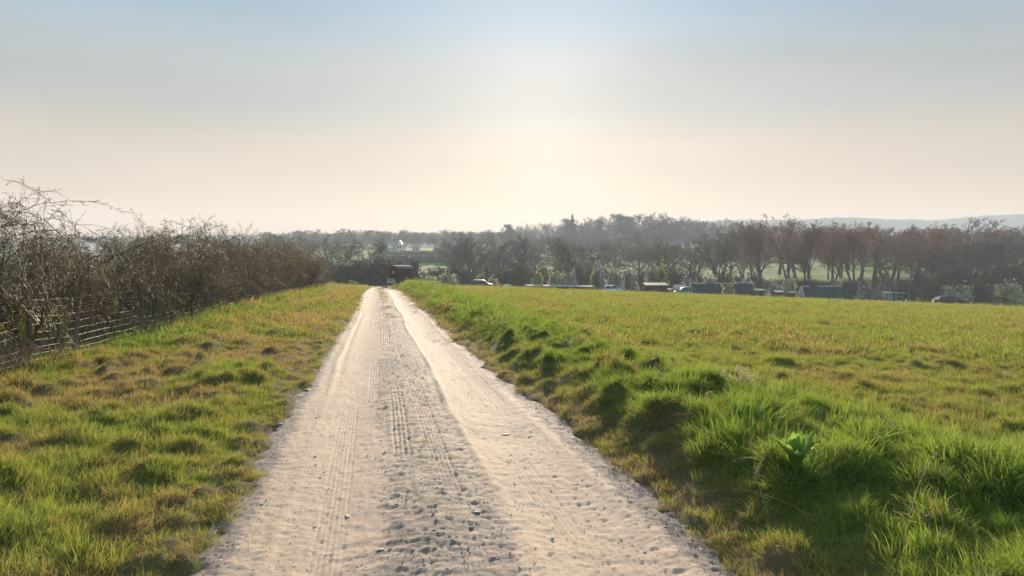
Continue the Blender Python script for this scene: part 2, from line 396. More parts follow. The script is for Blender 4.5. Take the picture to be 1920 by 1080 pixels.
class MB:
    """collects solid pieces for one mesh"""
    def __init__(s): s.v = []; s.f = []; s.m = []; s.n = 0
    def add(s, V, Fc, mi=0):
        for f in Fc: s.f.append(tuple(i+s.n for i in f)); s.m.append(mi)
        s.v += [tuple(map(float, p)) for p in V]; s.n += len(V); return s
    def box(s, x0, x1, y0, y1, z0, z1, mi=0):
        V = [(x0, y0, z0), (x1, y0, z0), (x1, y1, z0), (x0, y1, z0), (x0, y0, z1), (x1, y0, z1), (x1, y1, z1), (x0, y1, z1)]
        return s.add(V, [(3, 2, 1, 0), (4, 5, 6, 7), (0, 1, 5, 4), (1, 2, 6, 5), (2, 3, 7, 6), (3, 0, 4, 7)], mi)
    def bar(s, a, b, r, n=6, mi=0, r1=None):
        V, Q = tubes([a], [b], [r], [r if r1 is None else r1], n)
        return s.add(V, [tuple(q) for q in Q]+[tuple(range(n))[::-1], tuple(range(n, 2*n))], mi)
    def prism(s, pts, axis, a, b, mi=0):
        """pts 2-D outline, extruded along axis (0=x, 1=y) from a to b"""
        n = len(pts)
        V = [((a, p, q) if axis == 0 else (p, a, q)) for p, q in pts]+[((b, p, q) if axis == 0 else (p, b, q)) for p, q in pts]
        return s.add(V, [tuple(range(n))[::-1], tuple(range(n, 2*n))]+[(i, (i+1) % n, n+(i+1) % n, n+i) for i in range(n)], mi)
    def mesh(s, name, *mats, smooth=False):
        me = bpy.data.meshes.new(name); me.from_pydata(s.v, [], s.f)
        for m in mats: me.materials.append(m)
        if len(mats) > 1: me.polygons.foreach_set('material_index', s.m)
        if smooth: me.polygons.foreach_set('use_smooth', [True]*len(me.polygons))
        me.update(); return me

# ------------------------------------------------------------------ scatter by geometry nodes (stuff only)
def scatter(name, pts, idx, rot, scl, templates, extra, label):
    me = mesh_np(name, pts, np.zeros((0, 4), int), None, attrs={'ti': idx.astype(float), 'rot': rot, 'scv': scl, **extra})
    o = link(name, me); tag(o, label, None, None, 'stuff')
    c = bpy.data.collections.new(name+'_pieces')
    for k, tm in enumerate(templates):
        p = bpy.data.objects.new('%s_piece_%02d' % (name, k), tm); c.objects.link(p)
    g = bpy.data.node_groups.new(name+'_nodes', 'GeometryNodeTree')
    g.interface.new_socket('Geometry', in_out='INPUT', socket_type='NodeSocketGeometry'); g.interface.new_socket('Geometry', in_out='OUTPUT', socket_type='NodeSocketGeometry')
    gi = g.nodes.new('NodeGroupInput'); go = g.nodes.new('NodeGroupOutput')
    ci = g.nodes.new('GeometryNodeCollectionInfo'); ci.inputs['Collection'].default_value = c; ci.inputs['Separate Children'].default_value = True; ci.inputs['Reset Children'].default_value = True
    ip = g.nodes.new('GeometryNodeInstanceOnPoints'); ip.inputs['Pick Instance'].default_value = True
    def na(n, ty):
        a = g.nodes.new('GeometryNodeInputNamedAttribute'); a.data_type = ty; a.inputs['Name'].default_value = n
        return a.outputs['Attribute']
    g.links.new(gi.outputs[0], ip.inputs['Points']); g.links.new(ci.outputs[0], ip.inputs['Instance'])
    f2i = g.nodes.new('FunctionNodeFloatToInt'); g.links.new(na('ti', 'FLOAT'), f2i.inputs[0]); g.links.new(f2i.outputs[0], ip.inputs['Instance Index'])
    g.links.new(na('rot', 'FLOAT_VECTOR'), ip.inputs['Rotation']); g.links.new(na('scv', 'FLOAT_VECTOR'), ip.inputs['Scale'])
    g.links.new(ip.outputs[0], go.inputs[0])
    md = o.modifiers.new('scatter', 'NODES'); md.node_group = g
    return o

# ------------------------------------------------------------------ the ground: one sheet out to the horizon
def cover(x, y):
    """how dry and how lush the turf is at a spot"""
    n1 = fbm(x/1.3, y/1.6, 100, 4); n2 = fbm(x/.45, y/.5, 110, 3); n3 = fbm(x/5, y/7, 120, 3)
    hm, nr = relief(x, y)
    verge = 1-ss(-1.9, -1.2, x); bank = ss(1.4, 2.0, x)*(1-ss(3.9, 5.2, x+1.2*(n3-.5))); field = ss(3.9, 5.2, x+1.2*(n3-.5))
    hedge_side = 1-ss(-5.3, -3.6, x+1.4*(n3-.5))
    marg = np.maximum(1-np.abs(x-edgeR(y)-.05)/.55, 1-np.abs(x-edgeL(y)+.0)/.45); marg = np.clip(marg, 0, 1)
    dry = verge*np.clip(.58+.28*nr+2.4*(n1-.5)+.8*(n2-.5)-.45*hedge_side, 0, 1)
    dry = dry+bank*np.clip(.15+1.9*(n1-.5)+1.0*(n2-.5)-.35*nr+.35*(1-ss(1.6, 2.4, x)), 0, 1)+field*np.clip(.24+1.3*(n1-.5)+.8*(n2-.5)+.9*(n3-.5), 0, 1)
    dry = np.clip(np.maximum(dry, marg*np.where(x > 0, .45+.7*n2, .25+.6*n2)), 0, 1)
    lush = np.clip(verge*(.35+1.4*(n3-.5)+.55*hedge_side)+bank*(.80+1.1*(n1-.5)+.8*(n2-.5)+.25*nr)+field*(.05+.9*(n3-.5)+.5*(n1-.5)), 0, 1)
    return dry, lush, marg, nr
rr = [0.25]
while rr[-1] < 3000: rr.append(rr[-1]*1.0155 if rr[-1] < 130 else rr[-1]*1.045)
rr = np.array(rr)
th = np.concatenate([np.arange(-48, 48.01, .27), np.arange(50, 311, 3.0)])
th = np.radians(th)+YAW
RR, TH = np.meshgrid(rr, th, indexing='ij')
X = CX+RR*np.sin(TH); Y = RR*np.cos(TH)
Z = G(X, Y)
Xt = X-wob(Y)
inside = ss(edgeL(Y)-.02, edgeL(Y)+.34, Xt)*(1-ss(edgeR(Y)-.34, edgeR(Y)+.02, Xt))*(1-ss(100, 110, Y))*ss(-12, -9, Y)
Z = Z-.16*inside
dry, lush, marg, _ = cover(X, Y)
nr_, nt_ = RR.shape
I = np.arange(nr_*nt_).reshape(nr_, nt_)
J = np.concatenate([I, I[:, :1]], 1)
Q = np.stack([J[:-1, :-1], J[1:, :-1], J[1:, 1:], J[:-1, 1:]], -1).reshape(-1, 4)
V = np.stack([X, Y, Z], -1).reshape(-1, 3)
V = np.concatenate([V, [[CX, 0, float(Z[0].mean())]]]); c0 = len(V)-1
far = ss(110, 160, RR)
A = {k: np.append(v.ravel(), v.ravel()[0]) for k, v in dict(dry=dry, lush=lush, far=far).items()}
Qc = np.stack([np.full(nt_, c0), J[0, :-1], J[0, 1:], J[0, 1:]], 1)  # closing fan made below as thin quads is avoided
me = mesh_np('ground', V[:-1], Q, ground_mat(), True, {k: v[:-1] for k, v in A.items()})
g_ob = tag(link('ground', me), None, None, None, 'structure')

# ------------------------------------------------------------------ the track
ys = [-9.0]
while ys[-1] < 1.8: ys.append(ys[-1]+.25)
while ys[-1] < 104: ys.append(ys[-1]+max(.012, .0052*ys[-1]))
ys = np.array(ys); xs = np.arange(-2.1, 2.15, .0125)
YY, XX = np.meshgrid(ys, xs, indexing='ij')
def gauss(x, c, w): return np.exp(-((x-c)/w)**2)
def track_profile(x, y):
    w1 = .10*(fbm(y/3.5, y*0+1, 50, 2)-.5); w2 = .12*(fbm(y/4.5, y*0+2, 52, 2)-.5)
    xl = x+w1; xr = x+w2
    h = -.035*gauss(xl, -.72, .32)-.045*gauss(xr, .86, .30)+.022*gauss(x, -.05, .35)
    h += .026*gauss(xr, .39, .05)*(.3+vn(y/1.2, y*0, 53))           # sharp ridge beside the right rut
    h += .014*gauss(xr, 1.22, .07)*(.3+vn(y/.8, y*0, 54))
    h += .017*gauss(xl, -1.10+.1*(vn(y/2.3, y*0, 74)-.5), .06)*(vn(y/1.4, y*0, 55)*1.1)-.012*gauss(xl, -1.05, .05)
    # tyre grooves pressed into the soft surface
    def tread(c, n, sp, amp, s):
        wv = .05*(vn(y/5, y*0+s, 56)-.5); on = ss(.25, .5, vn(y/2.6, y*0+s*3, 57))
        lugs = .85+.15*np.sign(np.sin(y*2*math.pi/.045+x*60))*(vn(x*50, y*2, 58) > .2)
        r = 0
        for k in range(n): r = r-1.15*amp*gauss(x+wv, c+k*sp, sp*.26)
        return r*on*lugs
    h += tread(-.30, 4, .045, .013, 1.)+tread(-.02, 5, .036, .009, 2.)+tread(-.86, 6, .034, .007, 3.)+tread(.68, 6, .036, .008, 4.)+tread(.98, 5, .036, .008, 5.)+tread(-.55, 4, .04, .006, 6.)
    centre = ss(-.62, -.30, x+.2*(fbm(x/.5, y/.9, 75, 2)-.5))*(1-ss(.28, .46, x+.1*(fbm(x/.4, y/.8, 76, 2)-.5))); side = 1-np.minimum(ss(-1.42, -1.25, x), 1-ss(1.15, 1.4, x))
    rough = .25+centre+side
    h += .55*rough*(.022*(fbm(x/.10, y/.10, 61, 3)-.5)+.012*(fbm(x/.03, y/.03, 62, 2)-.5))
    h += .03*(fbm(x/.6, y/1.2, 63, 2)-.5)+.006*(fbm(x/.22, y/.08, 64, 3)-.5)+.012*(fbm(x/.05, y/.035, 68, 3)-.5)
    pot = np.clip(fbm(x/.2, y/.12, 66, 3)-.72, 0, 1)*-.05
    h += .62*(.02+.8*centre+.5*side+.9*np.clip(fbm(x/.8, y/1.6, 72, 2)-.52, 0, 1))*np.clip(fbm(x/.085, y/.04, 69, 3)-.54, 0, 1)*.07+np.clip(fbm(x/.035, y/.02, 71, 2)-.62, 0, 1)*.03
    h += pot
    edge_d = 1-np.minimum(ss(-1.42, -1.12, x), 1-ss(1.18, 1.42, x))
    grey = .58*centre+.42*side+.75*edge_d*(.4+vn(x/.2, y/.5, 73))+.6*gauss(xr, .95, .25)*ss(.5, .7, fbm(x/.7, y/2.2, 65, 2))+.5*(fbm(x/.5, y/1.8, 67, 3)-.5)+.9*np.clip(-pot*8, 0, 1)
    grey = grey+.1*gauss(x, 0, .5)
    return h, np.clip(grey, 0, 1)
bz = base(XX, YY)
h, grey = track_profile(XX-wob(YY), YY)
xt = XX-wob(YY)
out = ss(edgeL(YY)+.06, edgeL(YY)-.30, xt) if False else (1-ss(edgeL(YY)-.40, edgeL(YY)+.12, xt))+ss(edgeR(YY)-.12, edgeR(YY)+.40, xt)
ZZ = bz+h-.02-.16*out
n0, n1_ = XX.shape; I = np.arange(n0*n1_).reshape(n0, n1_)
Q = np.stack([I[:-1, :-1], I[:-1, 1:], I[1:, 1:], I[1:, :-1]], -1).reshape(-1, 4)
me = mesh_np('track', np.stack([XX, YY, ZZ], -1).reshape(-1, 3), Q, track_mat(), True, {'grey': grey.ravel()})
tag(link('track', me), None, None, None, 'structure')
def track_z(x, y):
    x = np.asarray(x, float); y = np.asarray(y, float)
    h, g = track_profile(x-wob(y), y); return base(x, y)+h-.02, g

# ------------------------------------------------------------------ grass
def tuft(nb, rad, l0, l1, w, lean, seed, seg=3, up=.9, hollow=False):
    g = np.random.default_rng(seed)
    a = g.uniform(0, 2*math.pi, nb); r = rad*np.sqrt(g.uniform(0, 1, nb))
    bx = r*np.cos(a); by = r*np.sin(a)
    L = g.uniform(l0, l1, nb); la = a+g.normal(0, .9, nb)       # lean direction, roughly outwards
    ln = np.abs(g.normal(lean, lean*.5, nb))*(.4+.8*r/rad)
    fa = g.uniform(0, math.pi, nb)                                   # facing
    ts = np.linspace(0, 1, seg+1)
    V = []; T = []; BV = []; bvr = g.uniform(0, 1, nb)
    for k, t in enumerate(ts):
        ang = ln*(.3+1.3*t); cx_ = np.sin(ang)*L*t; cz_ = np.cos(ang)*L*t
        px = bx+np.cos(la)*cx_; py = by+np.sin(la)*cx_; pz = cz_-.01
        ww = w*(1-t**1.6)*.5*(.7+.6*bvr)
        if k < seg:
            V += [np.stack([px-np.cos(fa)*ww, py-np.sin(fa)*ww, pz], 1), np.stack([px+np.cos(fa)*ww, py+np.sin(fa)*ww, pz], 1)]; T += [t, t]
        else: V += [np.stack([px, py, pz], 1)]; T += [t]
    n = len(V); VV = np.stack(V, 1).reshape(-1, 3); TT = np.tile(np.array(T), nb); BB = np.repeat(bvr, n)
    tris = []
    for k in range(seg):
        if k < seg-1: tris += [(2*k, 2*k+1, 2*k+3), (2*k, 2*k+3, 2*k+2)]
        else: tris += [(2*k, 2*k+1, 2*k+2)]
    Fq = (np.array(tris)[None]+(np.arange(nb)*n)[:, None, None]).reshape(-1, 3)
    return mesh_np('tuft', VV, Fq, M_GRASS, True, {'tt': TT, 'bv': BB})
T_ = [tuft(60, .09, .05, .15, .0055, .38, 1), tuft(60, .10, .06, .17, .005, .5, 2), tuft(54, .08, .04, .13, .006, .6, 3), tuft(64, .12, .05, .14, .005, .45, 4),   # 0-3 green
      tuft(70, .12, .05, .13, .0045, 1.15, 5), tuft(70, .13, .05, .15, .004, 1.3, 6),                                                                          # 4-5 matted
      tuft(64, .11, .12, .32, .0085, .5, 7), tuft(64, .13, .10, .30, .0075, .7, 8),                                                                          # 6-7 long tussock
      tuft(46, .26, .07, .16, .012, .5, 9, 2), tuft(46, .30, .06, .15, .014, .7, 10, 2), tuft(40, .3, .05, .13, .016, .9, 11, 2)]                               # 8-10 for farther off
def ring_pts(rho0, r0, rmin, rmax, ex, half=46):
    out = []
    r = rmin
    while r < rmax:
        r2 = min(rmax, r*1.08); area = math.radians(2*half)*(r2*r2-r*r)/2
        rho = rho0*min(1, (r0/r))**ex; n = int(area*rho)
        a = rng.uniform(-half, half, n)*math.pi/180+YAW; q = np.sqrt(rng.uniform(r*r, r2*r2, n)); out.append(np.stack([CX+q*np.sin(a), q*np.cos(a), q], 1)); r = r2
    return np.concatenate(out)
P = ring_pts(230, 7, 1.6, 118, 1.42)
x, y, q = P.T
xt = x-wob(y); jt = .42*(fbm(x/.25, y/.3, 160, 2)-.30)*rng.random(len(x)); onT = (xt > edgeL(y)+.02+jt)&(xt < edgeR(y)-.02-jt)
cen = gauss(xt, .3, .16)*ss(.48, .62, fbm(xt/.3, y/1.5, 130, 2))
keep = (~onT)&(x > -16)&~((x < -7.2)&(rng.random(len(x)) < .5))
x, y, q = x[keep], y[keep], q[keep]
dry, lush, marg, nr = cover(x, y)
bankw = ss(1.7, 2.2, x)*(1-ss(3.9, 5.2, x)); vergew = 1-ss(-2, -1.5, x); hs = 1-ss(-5.4, -4.2, x); fieldw = ss(3.9, 5.2, x)
scl = .75+.55*rng.random(len(x))
scl *= np.maximum(bankw*(.80+.45*nr)+vergew*(.75+.4*hs)+fieldw*.8, .6)
scl = np.maximum(scl, .45); scl *= 1-.12*marg
scl *= (.8+.5*fbm(x/.8, y/.8, 140, 2))
thin = rng.random(len(x)) < marg*.15
dry = np.clip(dry+rng.normal(0, .20, len(x)), 0, 1)
isfar = q > 17
scl = np.where(isfar, scl*np.minimum(1.9, (np.maximum(q, 17)/17)**.45), scl)
ti = rng.integers(0, 4, len(x))
ti = np.where(dry > .55, rng.integers(4, 6, len(x)), ti)
ti = np.where((bankw > .5)&(nr > .25)&(rng.random(len(x)) < .75)&(dry < .6), rng.integers(6, 8, len(x)), ti)
ti = np.where(isfar, rng.integers(8, 11, len(x)), ti)
ti = np.where(isfar&(bankw > .5)&(nr > .3)&(q < 45)&(rng.random(len(x)) < .5), 6, ti)
fb = (ti >= 6)&(ti < 8)
scl = np.where(fb, scl*(.27+.20*rng.random(len(x))), scl)
thin |= (fbm(x/.13, y/.13, 170, 2) < .34)&(q < 20)&(rng.random(len(x)) < .8)
k_ = ~thin
x, y, q, dry, lush, scl, ti = x[k_], y[k_], q[k_], dry[k_], lush[k_], scl[k_], ti[k_]
z = G(x, y); e = .05; gx_ = (G(x+e, y)-G(x-e, y))/(2*e); gy_ = (G(x, y+e)-G(x, y-e))/(2*e)
tilt = .75
rot = np.stack([np.arctan(gy_)*tilt, -np.arctan(gx_)*tilt, rng.uniform(0, 6.28, len(x))*0], 1)
rot[:, 0] += rng.normal(0, .22, len(x)); rot[:, 1] += rng.normal(0, .22, len(x))
# spin comes first: compose spin about z with the tilt by turning the tilt axes
spin = rng.uniform(0, 6.28, len(x)); ax, ay = rot[:, 0].copy(), rot[:, 1].copy()
rot[:, 0] = ax*np.cos(spin)+ay*np.sin(spin); rot[:, 1] = -ax*np.sin(spin)+ay*np.cos(spin); rot[:, 2] = spin
sv = np.stack([scl*(.9+.3*rng.random(len(x))), scl*(.9+.3*rng.random(len(x))), scl*(.8+.4*rng.random(len(x)))], 1)
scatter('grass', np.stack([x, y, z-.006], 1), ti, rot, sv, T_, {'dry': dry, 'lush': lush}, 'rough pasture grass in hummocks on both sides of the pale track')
print('tufts', len(x))
# short sparse grass along the crown of the track
P = ring_pts(60, 14, 3.5, 95, .7, 14); x, y, q = P.T; xt = x-wob(y)
pr = gauss(xt, -.04, .16)*ss(.45, .6, fbm(xt/.3, y/2.5, 131, 2))*(.25+ss(10, 35, y))
k_ = (rng.random(len(x)) < pr)&(np.abs(xt) < 1.1); x, y, q = x[k_], y[k_], q[k_]
zz, _ = track_z(x, y)
s_ = rng.uniform(.18, .42, len(x))*np.where(q > 25, 1.3, 1)
scatter('track_grass', np.stack([x, y, zz-.004], 1), np.where(q > 25, 2, rng.integers(0, 2, len(x))), np.stack([rng.normal(0, .1, len(x)), rng.normal(0, .1, len(x)), rng.uniform(0, 6, len(x))], 1),
        np.stack([s_, s_, s_], 1), [T_[2], T_[4], T_[9]], {'dry': rng.uniform(.2, .8, len(x)), 'lush': rng.uniform(.1, .6, len(x))}, 'thin worn grass along the raised middle of the track')
# gravel
def stone_mesh(seed, m, sub=1):
    import bmesh
    bm = bmesh.new(); bmesh.ops.create_icosphere(bm, subdivisions=sub, radius=1); g = random.Random(seed)
    sx, sy, sz = g.uniform(.8, 1.3), g.uniform(.7, 1.1), g.uniform(.35, .65)
    for v in bm.verts:
        k = 1+g.uniform(-.2, .2); v.co = Vector((v.co.x*sx*k, v.co.y*sy*k, v.co.z*sz*k))
    me = bpy.data.meshes.new('stone'); bm.to_mesh(me); bm.free(); me.materials.append(m); return me
M['grit'] = simple('pale_grit', (.36, .32, .28), .85, .3, 8)
ST = [stone_mesh(1, M['stone']), stone_mesh(2, M['grit']), stone_mesh(3, M['grit']), stone_mesh(4, M['flint']), stone_mesh(5, M['grit'])]
P = ring_pts(900, 5, 2.2, 40, 2.0, 24); x, y, q = P.T; xt = x-wob(y)
zz, gg = track_z(x, y)
k_ = (xt > edgeL(y)-.1)&(xt < edgeR(y)+.1)&(rng.random(len(x)) < .10+.7*gg); x, y, q, zz = x[k_], y[k_], q[k_], zz[k_]
s_ = rng.uniform(.0022, .0065, len(x))*(1+(rng.random(len(x)) < .04)*1.5)*np.maximum(1, q/14)
scatter('gravel', np.stack([x, y, zz], 1), rng.choice(5, len(x), p=[.15, .28, .28, .02, .27]), rng.uniform(0, 6, (len(x), 3))*np.array([[.1, .1, 1]]), np.stack([s_, s_, s_], 1), ST, {}, 'loose grit and small stones on the chalky track')
print('gravel', len(x))
STONES = [(572, 735, .055, 'flat blue grey stone on the left grass edge of the track'), (520, 800, .05, 'small blue grey stone on the left lip of the track, nearer than the flat one'), (648, 958, .035, 'dark blue stone in the pale left wheel track'),
          (710, 1030, .03, 'small black stone at the very front, left of the track middle'), (893, 965, .03, 'grey blue stone on the gravelly middle of the track'), (948, 800, .05, 'grey stone in the right wheel track'),
          (780, 582, .10, 'bluish stone patch far up the right wheel track')]
for px, py, s, lab in STONES:
    x, y = hit(px, py); o = link('stone', ST[3] if False else stone_mesh(rnd.randint(1, 999), M['flint'], 2)); o.scale = (s, s*.8, s*.6); o.rotation_euler = (0, 0, rnd.uniform(0, 6))
    o.location = (x, y, float(track_z([x], [y])[0][0]) if abs(x) < 1.35 else gz(x, y)+.01); tag(o, lab, 'stone', 'larger stones on the track')

# ------------------------------------------------------------------ woody plants
def grow(seed, levels, trunk_len, r0, up, spread, jit, kids, ratio, segl, start=(0, 0, 0), dir0=(0, 0, 1), minr=.006, frac0=.3):
    """recursive branching; returns list of (p0, p1, r0, r1, level)"""
    g = random.Random(seed); S = []
    def br(p, d, L, r, lv):
        n = max(2, int(L/segl[min(lv, len(segl)-1)])) ; sl = L/n
        nodes = [(p, d, r)]
        x, y, z = p; dx, dy, dz = d
        for i in range(n):
            j = jit[min(lv, len(jit)-1)]; u = up[min(lv, len(up)-1)]
            dx += g.gauss(0, j); dy += g.gauss(0, j); dz += g.gauss(0, j)+u
            m = math.sqrt(dx*dx+dy*dy+dz*dz) or 1; dx /= m; dy /= m; dz /= m
            nx, ny, nz = x+dx*sl, y+dy*sl, z+dz*sl
            ra = max(minr, r*(1-.75*i/n)); rb = max(minr*.8, r*(1-.75*(i+1)/n))
            S.append(((x, y, z), (nx, ny, nz), ra, rb, lv)); x, y, z = nx, ny, nz; nodes.append(((x, y, z), (dx, dy, dz), rb))
        if lv+1 >= levels: return
        k = kids[lv]; k = g.randint(max(1, int(k*.8)), int(k*1.2+.5)); f0 = frac0 if lv == 0 else .15
        for i in range(k):
            t = f0+(1-f0)*(i+g.random())/k; idx = min(n, t*n); a = int(idx); b = min(n, a+1); q = idx-a
            pa, pb = nodes[a][0], nodes[b][0]; pp = tuple(pa[c]*(1-q)+pb[c]*q for c in range(3)); dd = nodes[b][1]; rr_ = nodes[a][2]
            az = g.uniform(0, 2*math.pi); an = g.gauss(spread[min(lv, len(spread)-1)], .18)
            ref = (1, 0, 0) if abs(dd[2]) > .8 else (0, 0, 1)
            u1 = (dd[1]*ref[2]-dd[2]*ref[1], dd[2]*ref[0]-dd[0]*ref[2], dd[0]*ref[1]-dd[1]*ref[0]); m = math.sqrt(sum(c*c for c in u1)); u1 = tuple(c/m for c in u1)
            u2 = (dd[1]*u1[2]-dd[2]*u1[1], dd[2]*u1[0]-dd[0]*u1[2], dd[0]*u1[1]-dd[1]*u1[0])
            s_, c_ = math.sin(an), math.cos(an)
            nd = tuple(dd[c]*c_+(u1[c]*math.cos(az)+u2[c]*math.sin(az))*s_ for c in range(3))
            LL = L*ratio[min(lv, len(ratio)-1)]*(1.15-.55*t)*g.uniform(.75, 1.2)
            br(pp, nd, LL, max(minr, rr_*.62), lv+1)
    br(start, dir0, trunk_len, r0, 0)
    return S
def seg_mesh(name, S, material, n=3, rk=1.):
    V, Q = tubes([s[0] for s in S], [s[1] for s in S], np.array([s[2] for s in S])*rk, np.array([s[3] for s in S])*rk, n)
    b = np.repeat(np.random.default_rng(len(S)).uniform(0, 1, len(S)), 2*n)
    return mesh_np(name, V, Q, material, True, {'bv': b})
def leaf_cards(name, C, size, material, seed=1, elong=1.0):
    g = np.random.default_rng(seed); C = np.asarray(C); n = len(C)
    u = g.normal(0, 1, (n, 3)); u /= np.linalg.norm(u, axis=1, keepdims=True); v = g.normal(0, 1, (n, 3)); v -= (v*u).sum(1, keepdims=True)*u; v /= np.linalg.norm(v, axis=1, keepdims=True)
    s = size*g.uniform(.6, 1.4, (n, 1))
    V = np.stack([C-u*s*elong, C-v*s*.55, C+u*s*elong, C+v*s*.55], 1).reshape(-1, 3); Q = np.arange(4*n).reshape(n, 4)
    return mesh_np(name, V, Q, material, False, {'bv': np.repeat(g.uniform(0, 1, n), 4)})

# ---- hedge
NST = 9
def hawthorn(seed):
    """name parts: stem, twigs, leaves"""
    g = random.Random(seed); St = []; Tw = []
    for k in range(NST if seed < 103 else 10):
        a = g.uniform(0, 6.28); r = g.uniform(0, .55); s = (r*math.cos(a)*.6, r*math.sin(a)*1.2, -.05)
        H = g.uniform(1.5, 2.3)
        S = grow(seed*31+k, 4, H, g.uniform(.012, .03), (.03, .05, .03, .02), (.75, .9, .9), (.12, .17, .22, .25), (11, 6, 5), (.42, .55, .55), (.16, .12, .08, .05), s, (g.uniform(-.35, .35), g.uniform(-.4, .4), 1), .0026, .28)
        St += [q for q in S if q[4] == 0]; Tw += [q for q in S if q[4] > 0]
    for k in range(9):   # long arching shoots above the dense part
        a = g.uniform(0, 6.28); s = (g.uniform(-.3, .3), g.uniform(-.8, .8), g.uniform(1.4, 1.9))
        S = grow(seed*77+k, 2, g.uniform(.7, 1.6), .006, (-.06, .05), (.8,), (.09, .1), (34,), (.045,), (.08, .03), s, (math.cos(a)*.8, math.sin(a)*1.0, 1.0), .003, .15)
        Tw += S
    ends = np.array([q[1] for q in Tw if q[4] >= 2]); gg = np.random.default_rng(seed)
    L = ends[gg.random(len(ends)) < (.4 if seed < 103 else .6)*ss(.5, 1.2, ends[:, 2])]+gg.normal(0, .01, (1, 3))
    return seg_mesh('stems', St, M['bark'], 5), seg_mesh('twigs', Tw, M['twig_hedge'], 3), leaf_cards('leaves', L, .016, M['leaf_hedge'], seed)
HT = []
for k in range(5): HT.append(hawthorn(100+k))
HX = -6.25
yb = 5.0; bushes = []
while yb < 62: 
    bushes.append(yb); yb += 1.35 if yb < 20 else 1.55
HL = {0: 'bare hawthorn bush at the left edge of the photo, nearest the viewer', 1: 'bare hawthorn bush with tall arching shoots beside the nearest fence post', 2: 'thin hawthorn bush with the tallest bowed shoot against the sky'}
for i, yb in enumerate(bushes):
    st, tw, lf = HT[i % 3 if i < 8 else rnd.randrange(3, 5) if i > 11 else rnd.randrange(5)]
    x = HX+rnd.uniform(-.2, .2)+(.9*ss(45, 62, yb) if True else 0); hh = float(np.interp(yb, [5, 12, 18, 30, 50, 58, 62], [.98, 1.02, 1.08, 1.2, 1.25, 1.15, .85]))*rnd.uniform(.85, 1.12)
    if i < len(bushes)-1 and yb < 14: lab = ['bare hawthorn bush at the left edge of the photo, nearest of the hedge', 'bare hawthorn bush with bowed shoots, second from the left edge', 'open twiggy hawthorn bush above the sagging wire, third from the left edge',
        'brown hawthorn bush just before the leaning stake, fourth from the left', 'hawthorn bush growing beside the leaning stake, fifth from the left', 'hawthorn bush just beyond the leaning stake, sixth from the left', 'hawthorn bush two beyond the leaning stake, seventh from the left'][min(i, 6)]
    elif i == len(bushes)-1: lab = 'last low hawthorn bush where the hedge ends near the track'
    else: lab = 'brown leafless hawthorn bush in the closely grown far stretch of the hedge'
    r = empty('hawthorn_bush', (x, yb, gz(x, yb)-.03), rnd.choice([0, math.pi])+rnd.uniform(-.3, .3), lab, 'hedge bush', 'bare hawthorn bushes grown together in the hedge')
    r.scale = (1.0 if yb < 22 else 1.25, 1.0 if yb < 22 else 1.2, hh)
    if i < 26:
        S = []; gq = random.Random(500+i)
        for k in range(12 if i < 7 else 7):
            a = gq.choice([-1, 1])*gq.uniform(.3, 1.2); hmax = 1.9 if i < 3 else 1.35
            S += grow(700+i*20+k, 3, gq.uniform(.9, 1.7)*(1.95 if i < 4 else 1.4 if i < 6 else 1.05 if i < 9 else .75), .0058, (-.075, .03, .02), (.75, .8), (.05, .12, .1), (22, 4), (.13, .12), (.07, .03, .02), (gq.uniform(-.4, .4), gq.uniform(-.7, .7), gq.uniform(1.5, 2.0)), (gq.uniform(-.2, .5), math.sin(a)*.9, 1.15), .0032, .12)
        part('long_shoots', seg_mesh('long_shoots', S, M['twig_hedge'], 3), r)
    part('stems', st, r); part('twigs', tw, r); part('leaves', lf, r)
# ---- stock fence
FX = -5.78
fence = empty('wire_fence', (FX, 8, gz(FX, 8)), 0, 'sagging galvanised stock wire fence on wooden posts along the hedge', 'fence')
py_ = [4.2, 7.0, 10.0, 12.6, 15.4, 18.2, 21, 24, 27, 30, 33, 36, 39, 42, 45, 48, 51, 54, 57, 60]
PZ = [gz(FX, q) for q in py_]
def fz(y): return float(np.interp(y, py_, PZ))+.04
lean = {}
for i, y in enumerate(py_):
    b = MB(); lx = rnd.uniform(-.06, .06); ly = rnd.uniform(-.05, .05)
    b.bar((0, 0, -.3), (lx, ly, 1.25+rnd.uniform(-.05, .08)), .045, 8, r1=.04)
    o = part('post', b.mesh('post', M['post']), fence); o.location = (rnd.uniform(-.03, .03), y-8, fz(y)-fence.location.z); lean[i] = (lx, ly)
for y, dx, dy, L in ((14.0, .05, 1.0, 1.5),):
    b = MB(); b.bar((0, 0, -.2), (dx, dy*.55, L), .038, 8, r1=.03); o = part('stake', b.mesh('stake', M['post']), fence); o.location = (.12, y-8, fz(y)-fence.location.z); o['label'] = 'thin leaning stake propped against the wire'
S = []
hs_ = [.06, .16, .27, .39, .52, .66, .81, .97, 1.10]
wr_ = lambda yy: .0023 if yy < 18 else .0018
def wire_xyz(i, t, hz_):
    y0, y1 = py_[i], py_[i+1]; y = y0+(y1-y0)*t; sag = math.sin(t*math.pi)
    near = 1 if y < 16 else .5
    x = .04+.03*sag*near*math.sin(i*2.1+hz_*2); zz = hz_*(1-.10*(.5+.5*math.sin(i*2.7+t*2)))-.09*sag*near*(.5+hz_)*(.5+.5*math.sin(i*1.3))+.008*math.sin(t*9+hz_*7+i)
    return (x, y-8, zz)
